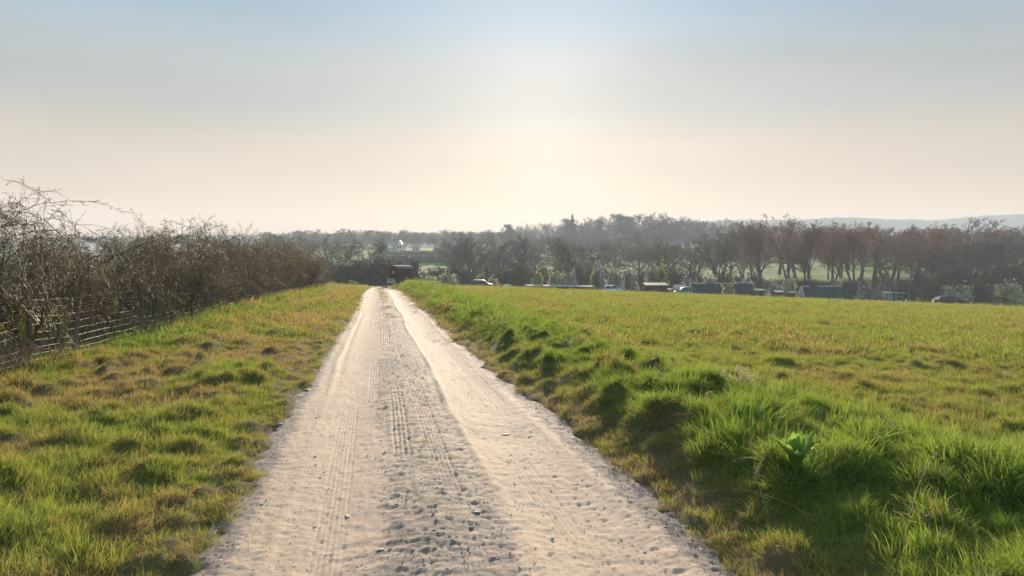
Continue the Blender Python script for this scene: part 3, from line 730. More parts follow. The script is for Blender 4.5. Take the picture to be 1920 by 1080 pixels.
for i in range(len(py_)-1):
    for hz_ in hs_:
        n = 12 if py_[i] < 30 else 5; prev = None
        for k in range(n+1):
            p = wire_xyz(i, k/n, hz_); yy = p[1]+8; p = (p[0], p[1], p[2]+fz(yy)-fence.location.z)
            if prev: S.append((prev, p, wr_(yy), wr_(yy), 0))
            prev = p
    nv = int((py_[i+1]-py_[i])/.3)
    for k in range(nv):
        t = (k+.5)/nv; prev = None
        for hz_ in hs_:
            p = wire_xyz(i, t, hz_); yy = p[1]+8; p = (p[0], p[1], p[2]+fz(yy)-fence.location.z)
            if prev: S.append((prev, p, .0008, .0008, 0))
            prev = p
part('wire_netting', seg_mesh('wire_netting', S, M['wire'], 4), fence)
# dead weeds under the hedge
def deadweed(seed, n=26):
    g = random.Random(seed); S = []
    for k in range(n):
        a = g.uniform(0, 6.28); S += grow(seed*9+k, 2, g.uniform(.25, .75), .003, (-.02, .02), (.6,), (.10, .15), (5,), (.25,), (.1, .06), (g.gauss(0, .12), g.gauss(0, .12), 0), (math.cos(a)*.4, math.sin(a)*.4, 1), .0018, .4)
    return seg_mesh('weed', S, M['dead_stalk'], 3)
DW = [deadweed(k) for k in range(4)]
n = 330; y = 4+56*rng.random(n); x = -6.0+rng.normal(0, .22, n); s_ = rng.uniform(.4, 1.0, n)*np.where(fbm(y/2, y*0, 150, 2) > .5, 1, .6)
scatter('dead_weeds', np.stack([x, y, G(x, y)-.01], 1), rng.integers(0, 4, n), np.stack([rng.normal(0, .15, n), rng.normal(0, .15, n), rng.uniform(0, 6, n)], 1), np.stack([s_, s_, s_], 1), DW, {}, 'dry brown stalks and dead weeds at the foot of the hedge')

# ---- tree templates
def bare_tree(seed, H, kind, twig):
    """returns trunk mesh, crown mesh"""
    g = random.Random(seed)
    if kind == 'round':     # spreading oak
        S = grow(seed, 5, H*.62, H*.021, (.02, .02, .015, .01), (.85, .8, .75, .7), (.05, .10, .14, .16), (12, 8, 7, 6), (.62, .55, .5, .45), (1, .9, .8, .7), minr=.019, frac0=.25)
    elif kind == 'vase':    # several stems rising from low down, fan of fine twigs
        S = []
        for k in range(g.randint(3, 4)):
            a = g.uniform(0, 6.28); S += grow(seed*7+k, 5, H*.82, H*.0115, (.035, .04, .03, .02), (.5, .55, .6, .6), (.05, .09, .12, .15), (11, 7, 6, 5), (.42, .5, .5, .5), (1, .9, .8, .6), (g.gauss(0, .15), g.gauss(0, .15), 0), (math.cos(a)*.20, math.sin(a)*.20, 1), .019, .25)
    else:                   # tall, narrow
        S = grow(seed, 5, H*.9, H*.013, (.01, .05, .04, .02), (.7, .6, .6, .6), (.03, .08, .12, .15), (26, 8, 6, 5), (.27, .5, .5, .5), (1, .9, .8, .6), minr=.018, frac0=.2)
    T = [q for q in S if q[2] > .05]; C = [q for q in S if q[2] <= .05]
    return seg_mesh('trunk', T, M['bark_far'], 6), seg_mesh('crown', C, twig, 3)
BT = {'r0': bare_tree(1, 14, 'round', M['twig_brown']), 'r1': bare_tree(2, 14, 'round', M['twig_grey']), 'v0': bare_tree(3, 16, 'vase', M['twig_flare_red']), 'v1': bare_tree(4, 16, 'vase', M['twig_flare_red']),
      'v2': bare_tree(5, 15, 'vase', M['twig_brown']), 't0': bare_tree(6, 16, 'tall', M['twig_grey']), 't1': bare_tree(7, 16, 'tall', M['twig_flare_red']), 'r2': bare_tree(8, 14, 'round', M['twig_flare_red'])}
BH = {'r0': 14, 'r1': 14, 'v0': 16, 'v1': 16, 'v2': 15, 't0': 16, 't1': 16, 'r2': 14}
for k in BT:   # true height of each template
    c = np.empty(len(BT[k][1].vertices)*3, np.float32); BT[k][1].vertices.foreach_get('co', c); BH[k] = float(np.percentile(c[2::3], 99.5)); open('/tmp/log','a').write(str((k, round(BH[k], 1), len(BT[k][1].polygons)))+chr(10))
def tree(key, px, dep, top_y, label, group='bare winter trees behind the allotments', wide=1., name='bare_tree', cat='tree', rz=None):
    x, y, z = at(px, dep); Hn = (CZ+(HZ-top_y)/F*dep)-z
    r = empty(name, (x, y, z-.15), rnd.uniform(0, 6.28) if rz is None else rz, label, cat, group); s = Hn/BH[key]; r.scale = (s*wide, s*wide, s)
    part('trunk', BT[key][0], r); part('crown', BT[key][1], r); return r
def shrub_mesh(seed, material, n=1500, size=.16, shape=(1, 1, 1), ragged=.35, stems=10, clumps=26):
    g = np.random.default_rng(seed)
    cc = g.normal(0, 1, (clumps, 3)); cc /= np.linalg.norm(cc, axis=1, keepdims=True); cc *= g.uniform(.35, 1, (clumps, 1)); cc[:, 2] = np.abs(cc[:, 2])*1.0
    cc = cc*np.array([[.8, .8, .82]])+np.array([[0, 0, .12]])
    w = g.integers(0, clumps, n); P = cc[w]+g.normal(0, 1, (n, 3))*ragged*.5*g.uniform(.4, 1.2, (n, 1)); P[:, 2] = np.abs(P[:, 2])
    P *= np.array([shape]); Sg = []
    for k in range(stems): Sg += grow(seed*13+k, 3, 1.0*shape[2], .03, (.02, .03), (.6, .7), (.12, .16), (7, 4), (.45, .5), (.15, .12), (g.normal(0, .1), g.normal(0, .1), 0), (g.normal(0, .45)*shape[0], g.normal(0, .45), 1), .008, .1)
    return seg_mesh('stems', Sg, M['bark_far'], 3), leaf_cards('foliage', P, size, material, seed)
SB = {'dark0': shrub_mesh(1, M['leaf_dark'], 5200, .045), 'dark1': shrub_mesh(2, M['leaf_dark'], 5200, .045, clumps=40), 'scrub0': shrub_mesh(3, M['leaf_scrub'], 4200, .04), 'scrub1': shrub_mesh(4, M['leaf_scrub'], 4200, .04, clumps=40),
      'willow': shrub_mesh(5, M['leaf_willow'], 2400, .085, (.9, .9, 1.1), .3, 16), 'pale': shrub_mesh(6, M['leaf_pale'], 2200, .075, stems=16), 'buff': shrub_mesh(7, M['leaf_buff'], 2200, .07, stems=14), 'bloss': shrub_mesh(8, M['blossom'], 2400, .06, stems=16)}
def shrub(key, px, dep, top_y, wpx, label, group, name='shrub', cat='shrub', base_y=None):
    x, y, z = at(px, dep); Hn = (CZ+(HZ-top_y)/F*dep)-z; W = wpx/F*dep/2/1.05
    r = empty(name, (x, y, z-.1), rnd.uniform(0, 6.28), label, cat, group); r.scale = (W, W, Hn/1.15)
    part('stems', SB[key][0], r); part('foliage', SB[key][1], r); return r
# conifer and broad evergreen
def conifer_mesh(seed, H=16, wide=.22):
    g = np.random.default_rng(seed); n = 3400; t = g.uniform(.08, 1, n); a = g.uniform(0, 6.28, n); rmax = H*wide*(1-t**1.5)*(.75+.35*np.sin(t*40+np.floor(a*1.5)))
    r = rmax*np.sqrt(g.uniform(.1, 1, n)); P = np.stack([r*np.cos(a), r*np.sin(a), t*H-.12*r], 1)
    S = [((0, 0, 0), (0, 0, H*.97), H*.018, .02, 0)]
    return seg_mesh('trunk', S, M['bark_far'], 6), leaf_cards('crown', P, .33, M['leaf_dark'], seed)
BT['c0'] = conifer_mesh(1); BH['c0'] = 16; BT['c1'] = conifer_mesh(2, 16, .33); BH['c1'] = 16
def pine_mesh(seed, H=16):
    g = np.random.default_rng(seed); S = grow(seed, 3, H*.85, .3, (.01, .0), (1.25, .6), (.03, .1), (12, 5), (.38, .45), (1, .8), minr=.03, frac0=.4)
    E = np.array([q[1] for q in S if q[4] >= 1]); P = np.repeat(E, 26, 0)+g.normal(0, 1, (len(E)*26, 3))*np.array([[.7, .7, .3]])
    return seg_mesh('trunk', S, M['bark_far'], 5), leaf_cards('crown', P, .2, M['leaf_dark'], seed)
BT['p0'] = pine_mesh(4); BH['p0'] = 15

# ---- middle distance trees (photo pixel, depth, top row)
MG = 'bare winter trees behind the allotments'
MID = [('v2', 890, 190, 440, 'bare tree above the green shrub by the black hatchback, left of centre'), ('r1', 985, 200, 441, 'bushy bare tree behind the white tent, centre'),
       ('r0', 935, 215, 452, 'lower bare tree between the two bushy ones, left of centre'), ('r0', 1065, 185, 446, 'broad bare tree with a clear trunk, between the white tent and the silver car'), ('r1', 1120, 205, 455, 'rounded bare tree behind the silver car'),
       ('r0', 1246, 190, 447, 'dark spreading oak above the bright green willow'), ('v2', 1345, 180, 436, 'open bare tree with crossing limbs above the bluish green tunnel'), ('v2', 1300, 200, 452, 'smaller bare tree between the dark oak and the open one'),
       ('v1', 1432, 185, 414, 'tall straight trunked bare tree right of the buff bush'), ('v0', 1478, 195, 401, 'tallest bare tree with flare reddened twigs, left of the pair above the dark green tunnel'), ('v1', 1512, 180, 415, 'flare reddened bare tree right behind the white gable of the dark green tunnel'),
       ('t1', 1408, 210, 430, 'slim flare reddened bare tree between the open tree and the tall straight one'), ('v0', 1562, 190, 418, 'flare reddened bare tree with a forked trunk above the dark green tunnel'), ('v1', 1598, 185, 416, 'flare reddened bare tree on several curved stems at the right end of the dark green tunnel'),
       ('r2', 1640, 195, 416, 'wide flare reddened bare tree just right of the dark green tunnel'), ('v0', 1672, 205, 422, 'flare reddened bare tree behind the small white frame'), ('r2', 1715, 190, 424, 'dense flare reddened bare tree above the green mesh cage'),
       ('v1', 1760, 200, 420, 'flare reddened bare tree left of the tall feathery pair'), ('t1', 1812, 205, 408, 'left of the feathery tall crowns standing above the right wood'), ('t1', 1848, 210, 411, 'right of the feathery tall crowns standing above the right wood'),
       ('r1', 1805, 170, 440, 'big grey green bare oak behind the dark estate car'), ('r1', 1880, 165, 436, 'dark full crowned oak near the right edge of the photo'), ('r1', 1930, 175, 438, 'dark oak cut off by the right edge of the photo'), ('r2', 1745, 175, 450, 'lower bare tree left of the big oak behind the dark estate car'),
       ('r0', 1900, 200, 428, 'brown crown showing over the dark oaks at the right edge')]
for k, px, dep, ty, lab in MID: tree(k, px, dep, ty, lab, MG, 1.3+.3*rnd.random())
LEFTM = [('r1', 650, 170, 448, 'dark rounded tree at the end of the left hedge'), ('r1', 700, 185, 446, 'dark rounded tree left of the hut'), ('r1', 610, 200, 440, 'dark tree behind the far end of the hedge'), ('r0', 560, 220, 441, 'tree seen over the far part of the hedge')]
for k, px, dep, ty, lab in LEFTM: tree(k, px, dep, ty, lab, 'trees beyond the end of the hedge', 1.25)
rf = random.Random(5)
for a, b_, t0_, st in ((1390, 1960, 426, 30), (850, 1400, 452, 34)):
    q_ = a
    while q_ < b_:
        kk = rf.choice(['v0', 'r2', 'v1', 't1', 'v2']) if a > 1300 else rf.choice(['v2', 'r1', 'r0'])
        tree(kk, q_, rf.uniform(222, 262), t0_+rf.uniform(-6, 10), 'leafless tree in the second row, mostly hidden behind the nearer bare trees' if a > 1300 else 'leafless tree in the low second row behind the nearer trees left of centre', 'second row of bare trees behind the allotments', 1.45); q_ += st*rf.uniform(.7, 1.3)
# ---- scrub belt
rs = random.Random(21)
px = 560
while px < 1960:
    dep = rs.uniform(160, 182); ty = float(np.interp(px, [560, 640, 720, 800, 860, 950, 1060, 1180, 1290, 1400, 1480, 1560, 1700, 1800, 1960], [485, 482, 478, 502, 490, 492, 490, 498, 508, 512, 520, 524, 512, 500, 494]))+rs.uniform(-7, 9)
    key = rs.choice(['dark0', 'dark1', 'scrub0']) if px < 900 or px > 1700 else rs.choice(['scrub0', 'scrub1', 'dark0', 'scrub1'])
    shrub(key, px, dep, ty, rs.uniform(48, 80), 'dark scrub bush in the unbroken belt behind the allotments', 'dark scrub bushes in the belt behind the allotments', 'scrub_bush', 'bush')
    px += rs.uniform(17, 30)
for px, ty, w, lab in ((700, 478, 110, 'large dark ivy covered thicket directly left of the hut'), (655, 488, 80, 'dark thicket at the end of the left hedge'), (765, 480, 70, 'dark bush rising behind the hut roof'), (735, 492, 60, 'dark bush just behind the hut wall')):
    shrub('dark1', px, 145, ty, w, lab, 'dark thickets around the hut', 'thicket', 'bush')
SH = [('pale', 800, 510, 52, 'grey green bush just right of the hut'), ('pale', 841, 505, 42, 'round pale green shrub left of the black hatchback'), ('willow', 901, 512, 24, 'small yellow green shrub behind the black hatchback'),
      ('pale', 925, 515, 24, 'grey shrub between the black hatchback and the white tent'), ('willow', 1008, 509, 30, 'olive shrub above the left end of the white roofed shelter'), ('pale', 1045, 502, 42, 'pale round shrub above the white roofed shelter'),
      ('bloss', 1070, 504, 32, 'whitish shrub beside the pale round one above the shelter'), ('willow', 1113, 510, 26, 'upright olive shrub left of the silver car'), ('willow', 1155, 514, 22, 'small olive shrub directly above the silver car'),
      ('bloss', 1125, 488, 34, 'blackthorn in white blossom standing highest, left of the silver car'), ('bloss', 1152, 495, 36, 'blossoming blackthorn directly behind the silver car'), ('bloss', 1182, 497, 36, 'blossoming blackthorn right of the silver car'),
      ('bloss', 1222, 492, 30, 'blossoming blackthorn behind the bright green willow'), ('willow', 1236, 499, 44, 'bright green willow bush above the rusty roofed shed'), ('bloss', 1290, 517, 50, 'grey blossoming scrub left of the bluish green tunnel'),
      ('bloss', 1330, 519, 50, 'grey blossoming scrub above the bluish green tunnel'), ('bloss', 1395, 516, 60, 'grey scrub right of the buff bush'), ('bloss', 1455, 524, 40, 'grey scrub between the two tunnels'), ('pale', 1478, 512, 30, 'olive bush just left of the dark green tunnel'),
      ('bloss', 1565, 525, 46, 'grey scrub behind the dark green tunnel'), ('bloss', 1625, 528, 40, 'grey scrub just right of the dark green tunnel'), ('bloss', 1665, 518, 52, 'large grey blackthorn above the white frame'), ('scrub0', 1700, 520, 50, 'olive dark bush above the green mesh cage'),
      ('scrub1', 1745, 522, 50, 'olive bush left of the dark estate car'), ('pale', 1795, 526, 60, 'grey green bramble behind the dark estate car'), ('scrub1', 1840, 520, 60, 'olive bush right of the dark estate car'), ('pale', 1885, 522, 64, 'grey green bramble near the right edge')]
for k, px, ty, w, lab in SH:
    shrub(k, px, 148 if px < 1480 else 141, ty, w, lab, 'shrubs between the allotments and the scrub belt')
shrub('buff', 1366, 121, 521, 26, 'buff coloured bush in front of the bluish green tunnel', 'shrubs between the allotments and the scrub belt')
shrub('willow', 663, 112, 526, 26, 'small yellowish bush at the end of the hedge', 'small bushes at the end of the track')
shrub('buff', 684, 104, 535, 12, 'tiny straw coloured bush where the track ends', 'small bushes at the end of the track')
shrub('willow', 722, 96, 535, 22, 'low green bush at the foot of the hut', 'small bushes at the end of the track')

# ---- far woods
sky_x = [540, 600, 660, 720, 800, 870, 930, 1000, 1050, 1080, 1150, 1200, 1260, 1320, 1400, 1480, 1560, 1700, 1960]
sky_y = [437, 433, 430, 436, 431, 431, 429, 422, 417, 412, 407, 400, 406, 411, 416, 424, 432, 436, 436]
FAR = []
px = 560.
while px < 1560:
    dep = rs.uniform(560, 640) if px < 1180 else rs.uniform(430, 520)
    FAR.append((rs.choice(['r0', 'r1', 'v2', 'r0', 't0']), px, dep, float(np.interp(px, sky_x, sky_y))+rs.uniform(-4, 7))); px += rs.uniform(9, 15)
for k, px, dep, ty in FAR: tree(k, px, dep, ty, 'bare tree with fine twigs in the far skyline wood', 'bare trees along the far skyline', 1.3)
tree('c0', 1073, 520, 402, 'tall dark pointed conifer standing above the skyline wood', 'conifers in the skyline wood', 1.1, 'conifer')
tree('c1', 1090, 540, 417, 'small pointed conifer right of the tallest one', 'conifers in the skyline wood', .8, 'conifer')
tree('p0', 1062, 530, 411, 'flat branched pine leaning against the tallest conifer', 'conifers in the skyline wood', 1., 'pine_tree')
for px, ty, lab in ((948, 421, 'pine poking above the skyline wood, left of the conifers'), (1152, 402, 'ragged pine on the skyline right of the conifers'), (1127, 414, 'dark rounded pine between the tallest conifer and the ragged pine'), (1172, 406, 'dark broad pine just right of the ragged pine')):
    tree('p0', px, 500, ty, lab, 'conifers in the skyline wood', 1.1, 'pine_tree')
# woods that read as one mass: layered behind one another
def wood(name, n, box, keys, label, seed, hs=(.75, 1.1)):
    g = np.random.default_rng(seed); pp = []; ti = []; ss_ = []
    tm = [BT[k][1] for k in keys]
    for _ in range(n):
        px = g.uniform(box[0], box[1]); dep = g.uniform(box[2], box[3]); x, y = at2(px, dep); pp.append((x, y, float(base(x, y))-.5)); k = g.integers(0, len(keys)); ti.append(k)
        s = g.uniform(*hs); ss_.append((s*1.35, s*1.35, s))
    scatter(name, np.array(pp), np.array(ti), np.stack([np.zeros(n), np.zeros(n), g.uniform(0, 6.28, n)], 1), np.array(ss_), tm, {}, label)
wood('far_wood', 420, (500, 1210, 470, 700), ['r0', 'r1', 'v2', 'p0', 'r1', 't0'], 'far bluish wood covering the slope below the skyline', 3, (.55, .85))
wood('slope_wood', 170, (1120, 1960, 390, 560), ['r0', 'r1', 'v2', 'p0', 't0'], 'hazy wood on the rising slope right of centre', 4, (.6, .95))
wood('hedgerow_trees', 90, (840, 1270, 250, 420), ['r1', 'r0', 'v2', 'r1'], 'dark hazy trees between the allotments and the far wood', 5, (.5, .85))
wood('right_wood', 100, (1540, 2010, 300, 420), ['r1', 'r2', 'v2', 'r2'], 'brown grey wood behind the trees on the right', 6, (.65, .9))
wood('left_wood', 130, (-60, 720, 300, 480), ['r1', 'r0', 'r1', 'p0'], 'hazy dark wood seen over and beyond the left hedge', 8, (.5, .75))

# ---- far hills
def hill(name, pts, dep, thick):
    """long ridge: a real slope up to a crest and down again"""
    n = 220; pxs = np.linspace(pts[0][0], pts[-1][0], n); V = []
    prof = [(-1, 0), (-.7, .35), (-.4, .75), (-.15, .96), (0, 1), (.3, .85), (.7, .4), (1, 0)]
    for k, px in enumerate(pxs):
        top = CZ+(HZ-np.interp(px, [p[0] for p in pts], [p[1] for p in pts]))/F*dep + 2.0*(vn(np.array([px/6.]), np.array([0.]), 9)[0]-.5) + 1.2*(vn(np.array([px/1.7]), np.array([3.]), 9)[0]-.5)
        for a, hh in prof:
            d = dep+a*thick; x, y = at2(px, dep); x += FW[0]*a*thick; y += FW[1]*a*thick; V.append((x, y, -8+(top+8)*hh+(1.5*rnd.uniform(-1, 1) if 0 < hh < 1 else 0)))
    m = len(prof); I = np.arange(n*m).reshape(n, m); Q = np.stack([I[:-1, :-1], I[1:, :-1], I[1:, 1:], I[:-1, 1:]], -1).reshape(-1, 4)
    tag(link(name, mesh_np(name, np.array(V), Q, M['wood_hill'], True)), None, None, None, 'structure')
hill('hills', [(1150, 432), (1300, 417), (1360, 412), (1480, 413), (1560, 408), (1600, 407), (1650, 411), (1750, 412), (1850, 404), (1900, 402), (2100, 404)], 1500, 160)
hill('distant_hills', [(-400, 452), (0, 446), (300, 442), (600, 438), (800, 436), (1150, 430), (1400, 440)], 1350, 120)

# ------------------------------------------------------------------ allotments
# hut
def hut():
    x, y, z = at(751, 90); r = empty('shepherd_hut', (x, y, z-.05), -YAW+R(45), 'dark wooden hut on wheels with a curved tin roof beside the track end', 'hut')
    W, L, H0, H1 = .86, 1.02, .5, 2.1     # half width, half length, floor, eaves
    b = MB(); b.box(-L, L, -W, W, H0, H1)
    for k in range(9): b.box(-L+.04+k*.213, -L+.07+k*.213, -W-.012, -W, H0+.02, H1-.02)
    arc = [(W*math.cos(a), H1+.32*math.sin(a)) for a in np.linspace(0, math.pi, 9)]
    b.prism(arc, 0, -L+.001, L-.001); wall = part('wall', b.mesh('wall', M['hut_wood']), r)
    b = MB(); b.box(-L-.025, -L-.003, -W+.01, W-.01, H0, H1-.01); b.box(-L-.05, -L-.025, -.8, -.75, H0, H1-.05); b.box(-L-.05, -L-.025, .75, .8, H0, H1-.05); part('end_wall', b.mesh('end_wall', M['hut_front']), r)
    b = MB(); o_ = [((W+.16)*math.cos(a), H1-.04+.36*math.sin(a)) for a in np.linspace(0, math.pi, 13)]; i_ = [((W+.12)*math.cos(a), H1-.08+.36*math.sin(a)) for a in np.linspace(math.pi, 0, 13)]
    for k in range(12): b.prism([o_[k], o_[k+1], i_[11-k], i_[12-k]], 0, -L-.2, L+.2)
    part('roof', b.mesh('roof', simple('dull_tin', (.17, .18, .18), .7, .2, 2)), r)
    b = MB(); b.box(-L-.045, -L-.026, -.22, .22, 1.38, 1.8); w = part('window', b.mesh('window', M['glint_pane']), r); w['label'] = 'small square window with an orange red glint in its colour'
    b = MB()
    for a in (-.27, .22): b.box(-L-.065, -L-.046, a, a+.05, 1.33, 1.85)
    b.box(-L-.065, -L-.046, -.27, .27, 1.852, 1.9); b.box(-L-.065, -L-.046, -.27, .27, 1.28, 1.328); f = part('window_frame', b.mesh('window_frame', M['hut_front']), w)
    b = MB(); b.box(-L-.40, -L-.06, -.8, .8, .45, .50)
    for k in range(7): b.box(-L-.42, -L-.40, -.8+k*.23, -.68+k*.23, .25, .85)
    part('porch_rail', b.mesh('porch_rail', M['tin']), r)
    for sx in (-.72, .72):
        for sy in (-1, 1):
            b = MB()
            for k in range(14):
                a, a2 = k*math.pi/7, (k+1)*math.pi/7; b.bar((sx+.3*math.cos(a), sy*.74, .33+.3*math.sin(a)), (sx+.3*math.cos(a2), sy*.74, .33+.3*math.sin(a2)), .035, 5)
                if k % 2: b.bar((sx, sy*.74, .33), (sx+.3*math.cos(a), sy*.74, .33+.3*math.sin(a)), .018, 5)
            b.bar((sx, sy*.68, .33), (sx, sy*.80, .33), .06, 8); part('wheel', b.mesh('wheel', M['iron']), r)
    b = MB(); b.box(-.98, .98, -.6, -.5, .38, .498); b.box(-.98, .98, .5, .6, .38, .498); b.bar((-.72, -.72, .33), (-.72, .72, .33), .03); b.bar((.72, -.72, .33), (.72, .72, .33), .03)
    for sx in (-.72, .72): b.box(sx-.05, sx+.05, -.5, .5, .33, .5)
    part('chassis', b.mesh('chassis', M['iron']), r)
hut()
# cars
def car(px, dep, face, body, label, kind='hatch', name='parked_car'):
    """built along +x (nose), face: +1 nose to the right of the photo"""
    x, y, z = at(px, dep); r = empty(name, (x, y, z-.01), -YAW+(0 if face > 0 else math.pi), label, 'car', 'cars parked at the allotments')
    if kind == 'hatch': low = [(-1.85, .30), (-1.95, .55), (-1.93, .85), (1.0, .90), (1.65, .78), (1.88, .62), (1.90, .32), (1.62, .24), (-1.62, .24)]; top = [(-1.88, .86), (-1.62, 1.38), (-1.2, 1.50), (.10, 1.50), (.55, 1.35), (1.12, .90)]; W = .84; wh = (-1.2, 1.22)
    elif kind == 'suv': low = [(-2.05, .36), (-2.12, .6), (-2.10, .95), (1.1, 1.0), (1.85, .92), (2.1, .72), (2.12, .38), (1.8, .28), (-1.8, .28)]; top = [(-2.05, .96), (-1.85, 1.50), (-1.5, 1.64), (.2, 1.64), (.65, 1.5), (1.25, 1.0)]; W = .9; wh = (-1.3, 1.35)
    else: low = [(-2.2, .32), (-2.28, .6), (-2.22, .88), (1.15, .90), (2.0, .78), (2.25, .6), (2.26, .32), (1.9, .24), (-1.9, .24)]; top = [(-2.18, .88), (-1.7, 1.32), (-1.2, 1.44), (.1, 1.46), (.6, 1.32), (1.3, .9)]; W = .88; wh = (-1.38, 1.4)
    import bmesh
    def loft(pts, w_lo, w_hi, zlo, zhi, nm, m, y_off=0.):
        V = []; n = len(pts)
        for s in (-1, 1):
            for p, q in pts:
                t = (q-zlo)/(zhi-zlo); V.append((p, s*(w_lo+(w_hi-w_lo)*min(1, max(0, t))), q))
        b = MB(); b.add(V, [tuple(range(n)), tuple(range(n, 2*n))[::-1]]+[(i, n+i, n+(i+1) % n, (i+1) % n) for i in range(n)])
        me = b.mesh(nm, m); bm = bmesh.new(); bm.from_mesh(me); bmesh.ops.recalc_face_normals(bm, faces=bm.faces); bmesh.ops.bevel(bm, geom=list(bm.edges), offset=.045, segments=2, affect='EDGES'); bm.to_mesh(me); bm.free()
        me.polygons.foreach_set('use_smooth', [True]*len(me.polygons)); return me
    part('body', loft(low, W, W, .2, 1, 'body', body), r); zt = max(q for _, q in top)
    part('cabin', loft(top, W-.04, W-.2, .85, zt, 'cabin', body), r)
    # windows: slightly proud of the cabin's sloping sides
    def onside(p, q, s):
        t = (q-.85)/(zt-.85); return (p, s*(W-.04+(-.16)*t+.006), q)
    xf = top[-1][0]; xb = top[0][0]; lo = top[0][1]+.05; hi = zt-.10
    for s in (-1, 1):
        for a0, a1, b0, b1 in ((xb+.32, xb+.42, -.55, -.55), (-.47, -.47, .28, -.0), (-.02+.0, -.0, 0, 0)):
            if b0 == 0: continue
            if a0 == -.47: q4 = [(-.47, lo), (.95*xf-.2, lo), (.45*xf-.1, hi), (-.47, hi)]
            else: q4 = [(a0, lo), (-.55, lo), (-.55, hi), (a1+.03, hi)]
            b = MB(); V = [onside(p, q, s) for p, q in q4]+[(p, c-s*.02, q) for p, c, q in [onside(p, q, s) for p, q in q4]]
            b.add(V, [(0, 1, 2, 3) if s < 0 else (3, 2, 1, 0), (7, 6, 5, 4), (0, 4, 5, 1), (1, 5, 6, 2), (2, 6, 7, 3), (3, 7, 4, 0)]); part('side_window', b.mesh('side_window', M['glass']), r)
    def slope(p, q, nm, dx):
        b = MB(); w0, w1 = W-.14, W-.28; k = .012*dx; kz = .012
        V = [(p[0]+k, -w0, p[1]+kz), (p[0]+k, w0, p[1]+kz), (q[0]+k, w1, q[1]+kz), (q[0]+k, -w1, q[1]+kz)]; V += [(a-k*2, c, d-kz*2) for a, c, d in V]
        b.add(V, [(0, 1, 2, 3), (7, 6, 5, 4), (0, 4, 5, 1), (1, 5, 6, 2), (2, 6, 7, 3), (3, 7, 4, 0)]); part(nm, b.mesh(nm, M['glass']), r)
    f0, f1 = top[-1], top[-2]; slope((f0[0]-.07, f0[1]+.06), (f1[0]+.02, f1[1]-.0), 'windscreen', 1)
    g0, g1 = top[0], top[1]; slope((g0[0]+.03, g0[1]+.1), (g1[0]-.02, g1[1]-.03), 'rear_window', -1)
    for wx in wh:
        for s in (-1, 1):
            b = MB(); b.bar((0, -.1, 0), (0, .1, 0), .31, 20); w = part('wheel', b.mesh('wheel', M['rubber']), r); w.location = (wx, s*(W-.07), .31)
            b = MB(); b.bar((0, -.11, 0), (0, .11, 0), .19, 12)
            for k in range(5): a = k*1.257; b.bar((0, 0, 0), (.17*math.cos(a), s*.02, .17*math.sin(a)), .02, 4)
            part('rim', b.mesh('rim', M['rim']), w)
    nx = low[5][0]
    for s in (-1, 1):
        b = MB(); b.box(nx-.22, nx+.005, s*(W-.2)-.13, s*(W-.2)+.13, .60, .72); part('headlight', b.mesh('headlight', M['headlight']), r)
        b = MB(); b.box(low[1][0]-.01, low[1][0]+.12, s*(W-.12)-.09, s*(W-.12)+.09, .62, .84); part('tail_light', b.mesh('tail_light', M['tail']), r)
        b = MB(); b.box(.62, .78, s*(W+.07)-.07, s*(W+.07)+.07, .92, 1.03); part('mirror', b.mesh('mirror', body), r)
car(903, 138, 1, M['black'], 'black hatchback with a glinting windscreen behind the field edge, left of the white tent', 'suv')
car(1150, 138, 1, M['silver'], 'silver hatchback facing right at the edge of the field')
car(1783, 107, 1, M['navy'], 'dark purple estate car parked at the far right of the field', 'estate')
car(1284, 128, -1, M['teal'], 'small teal car half hidden at the left end of the bluish green tunnel')
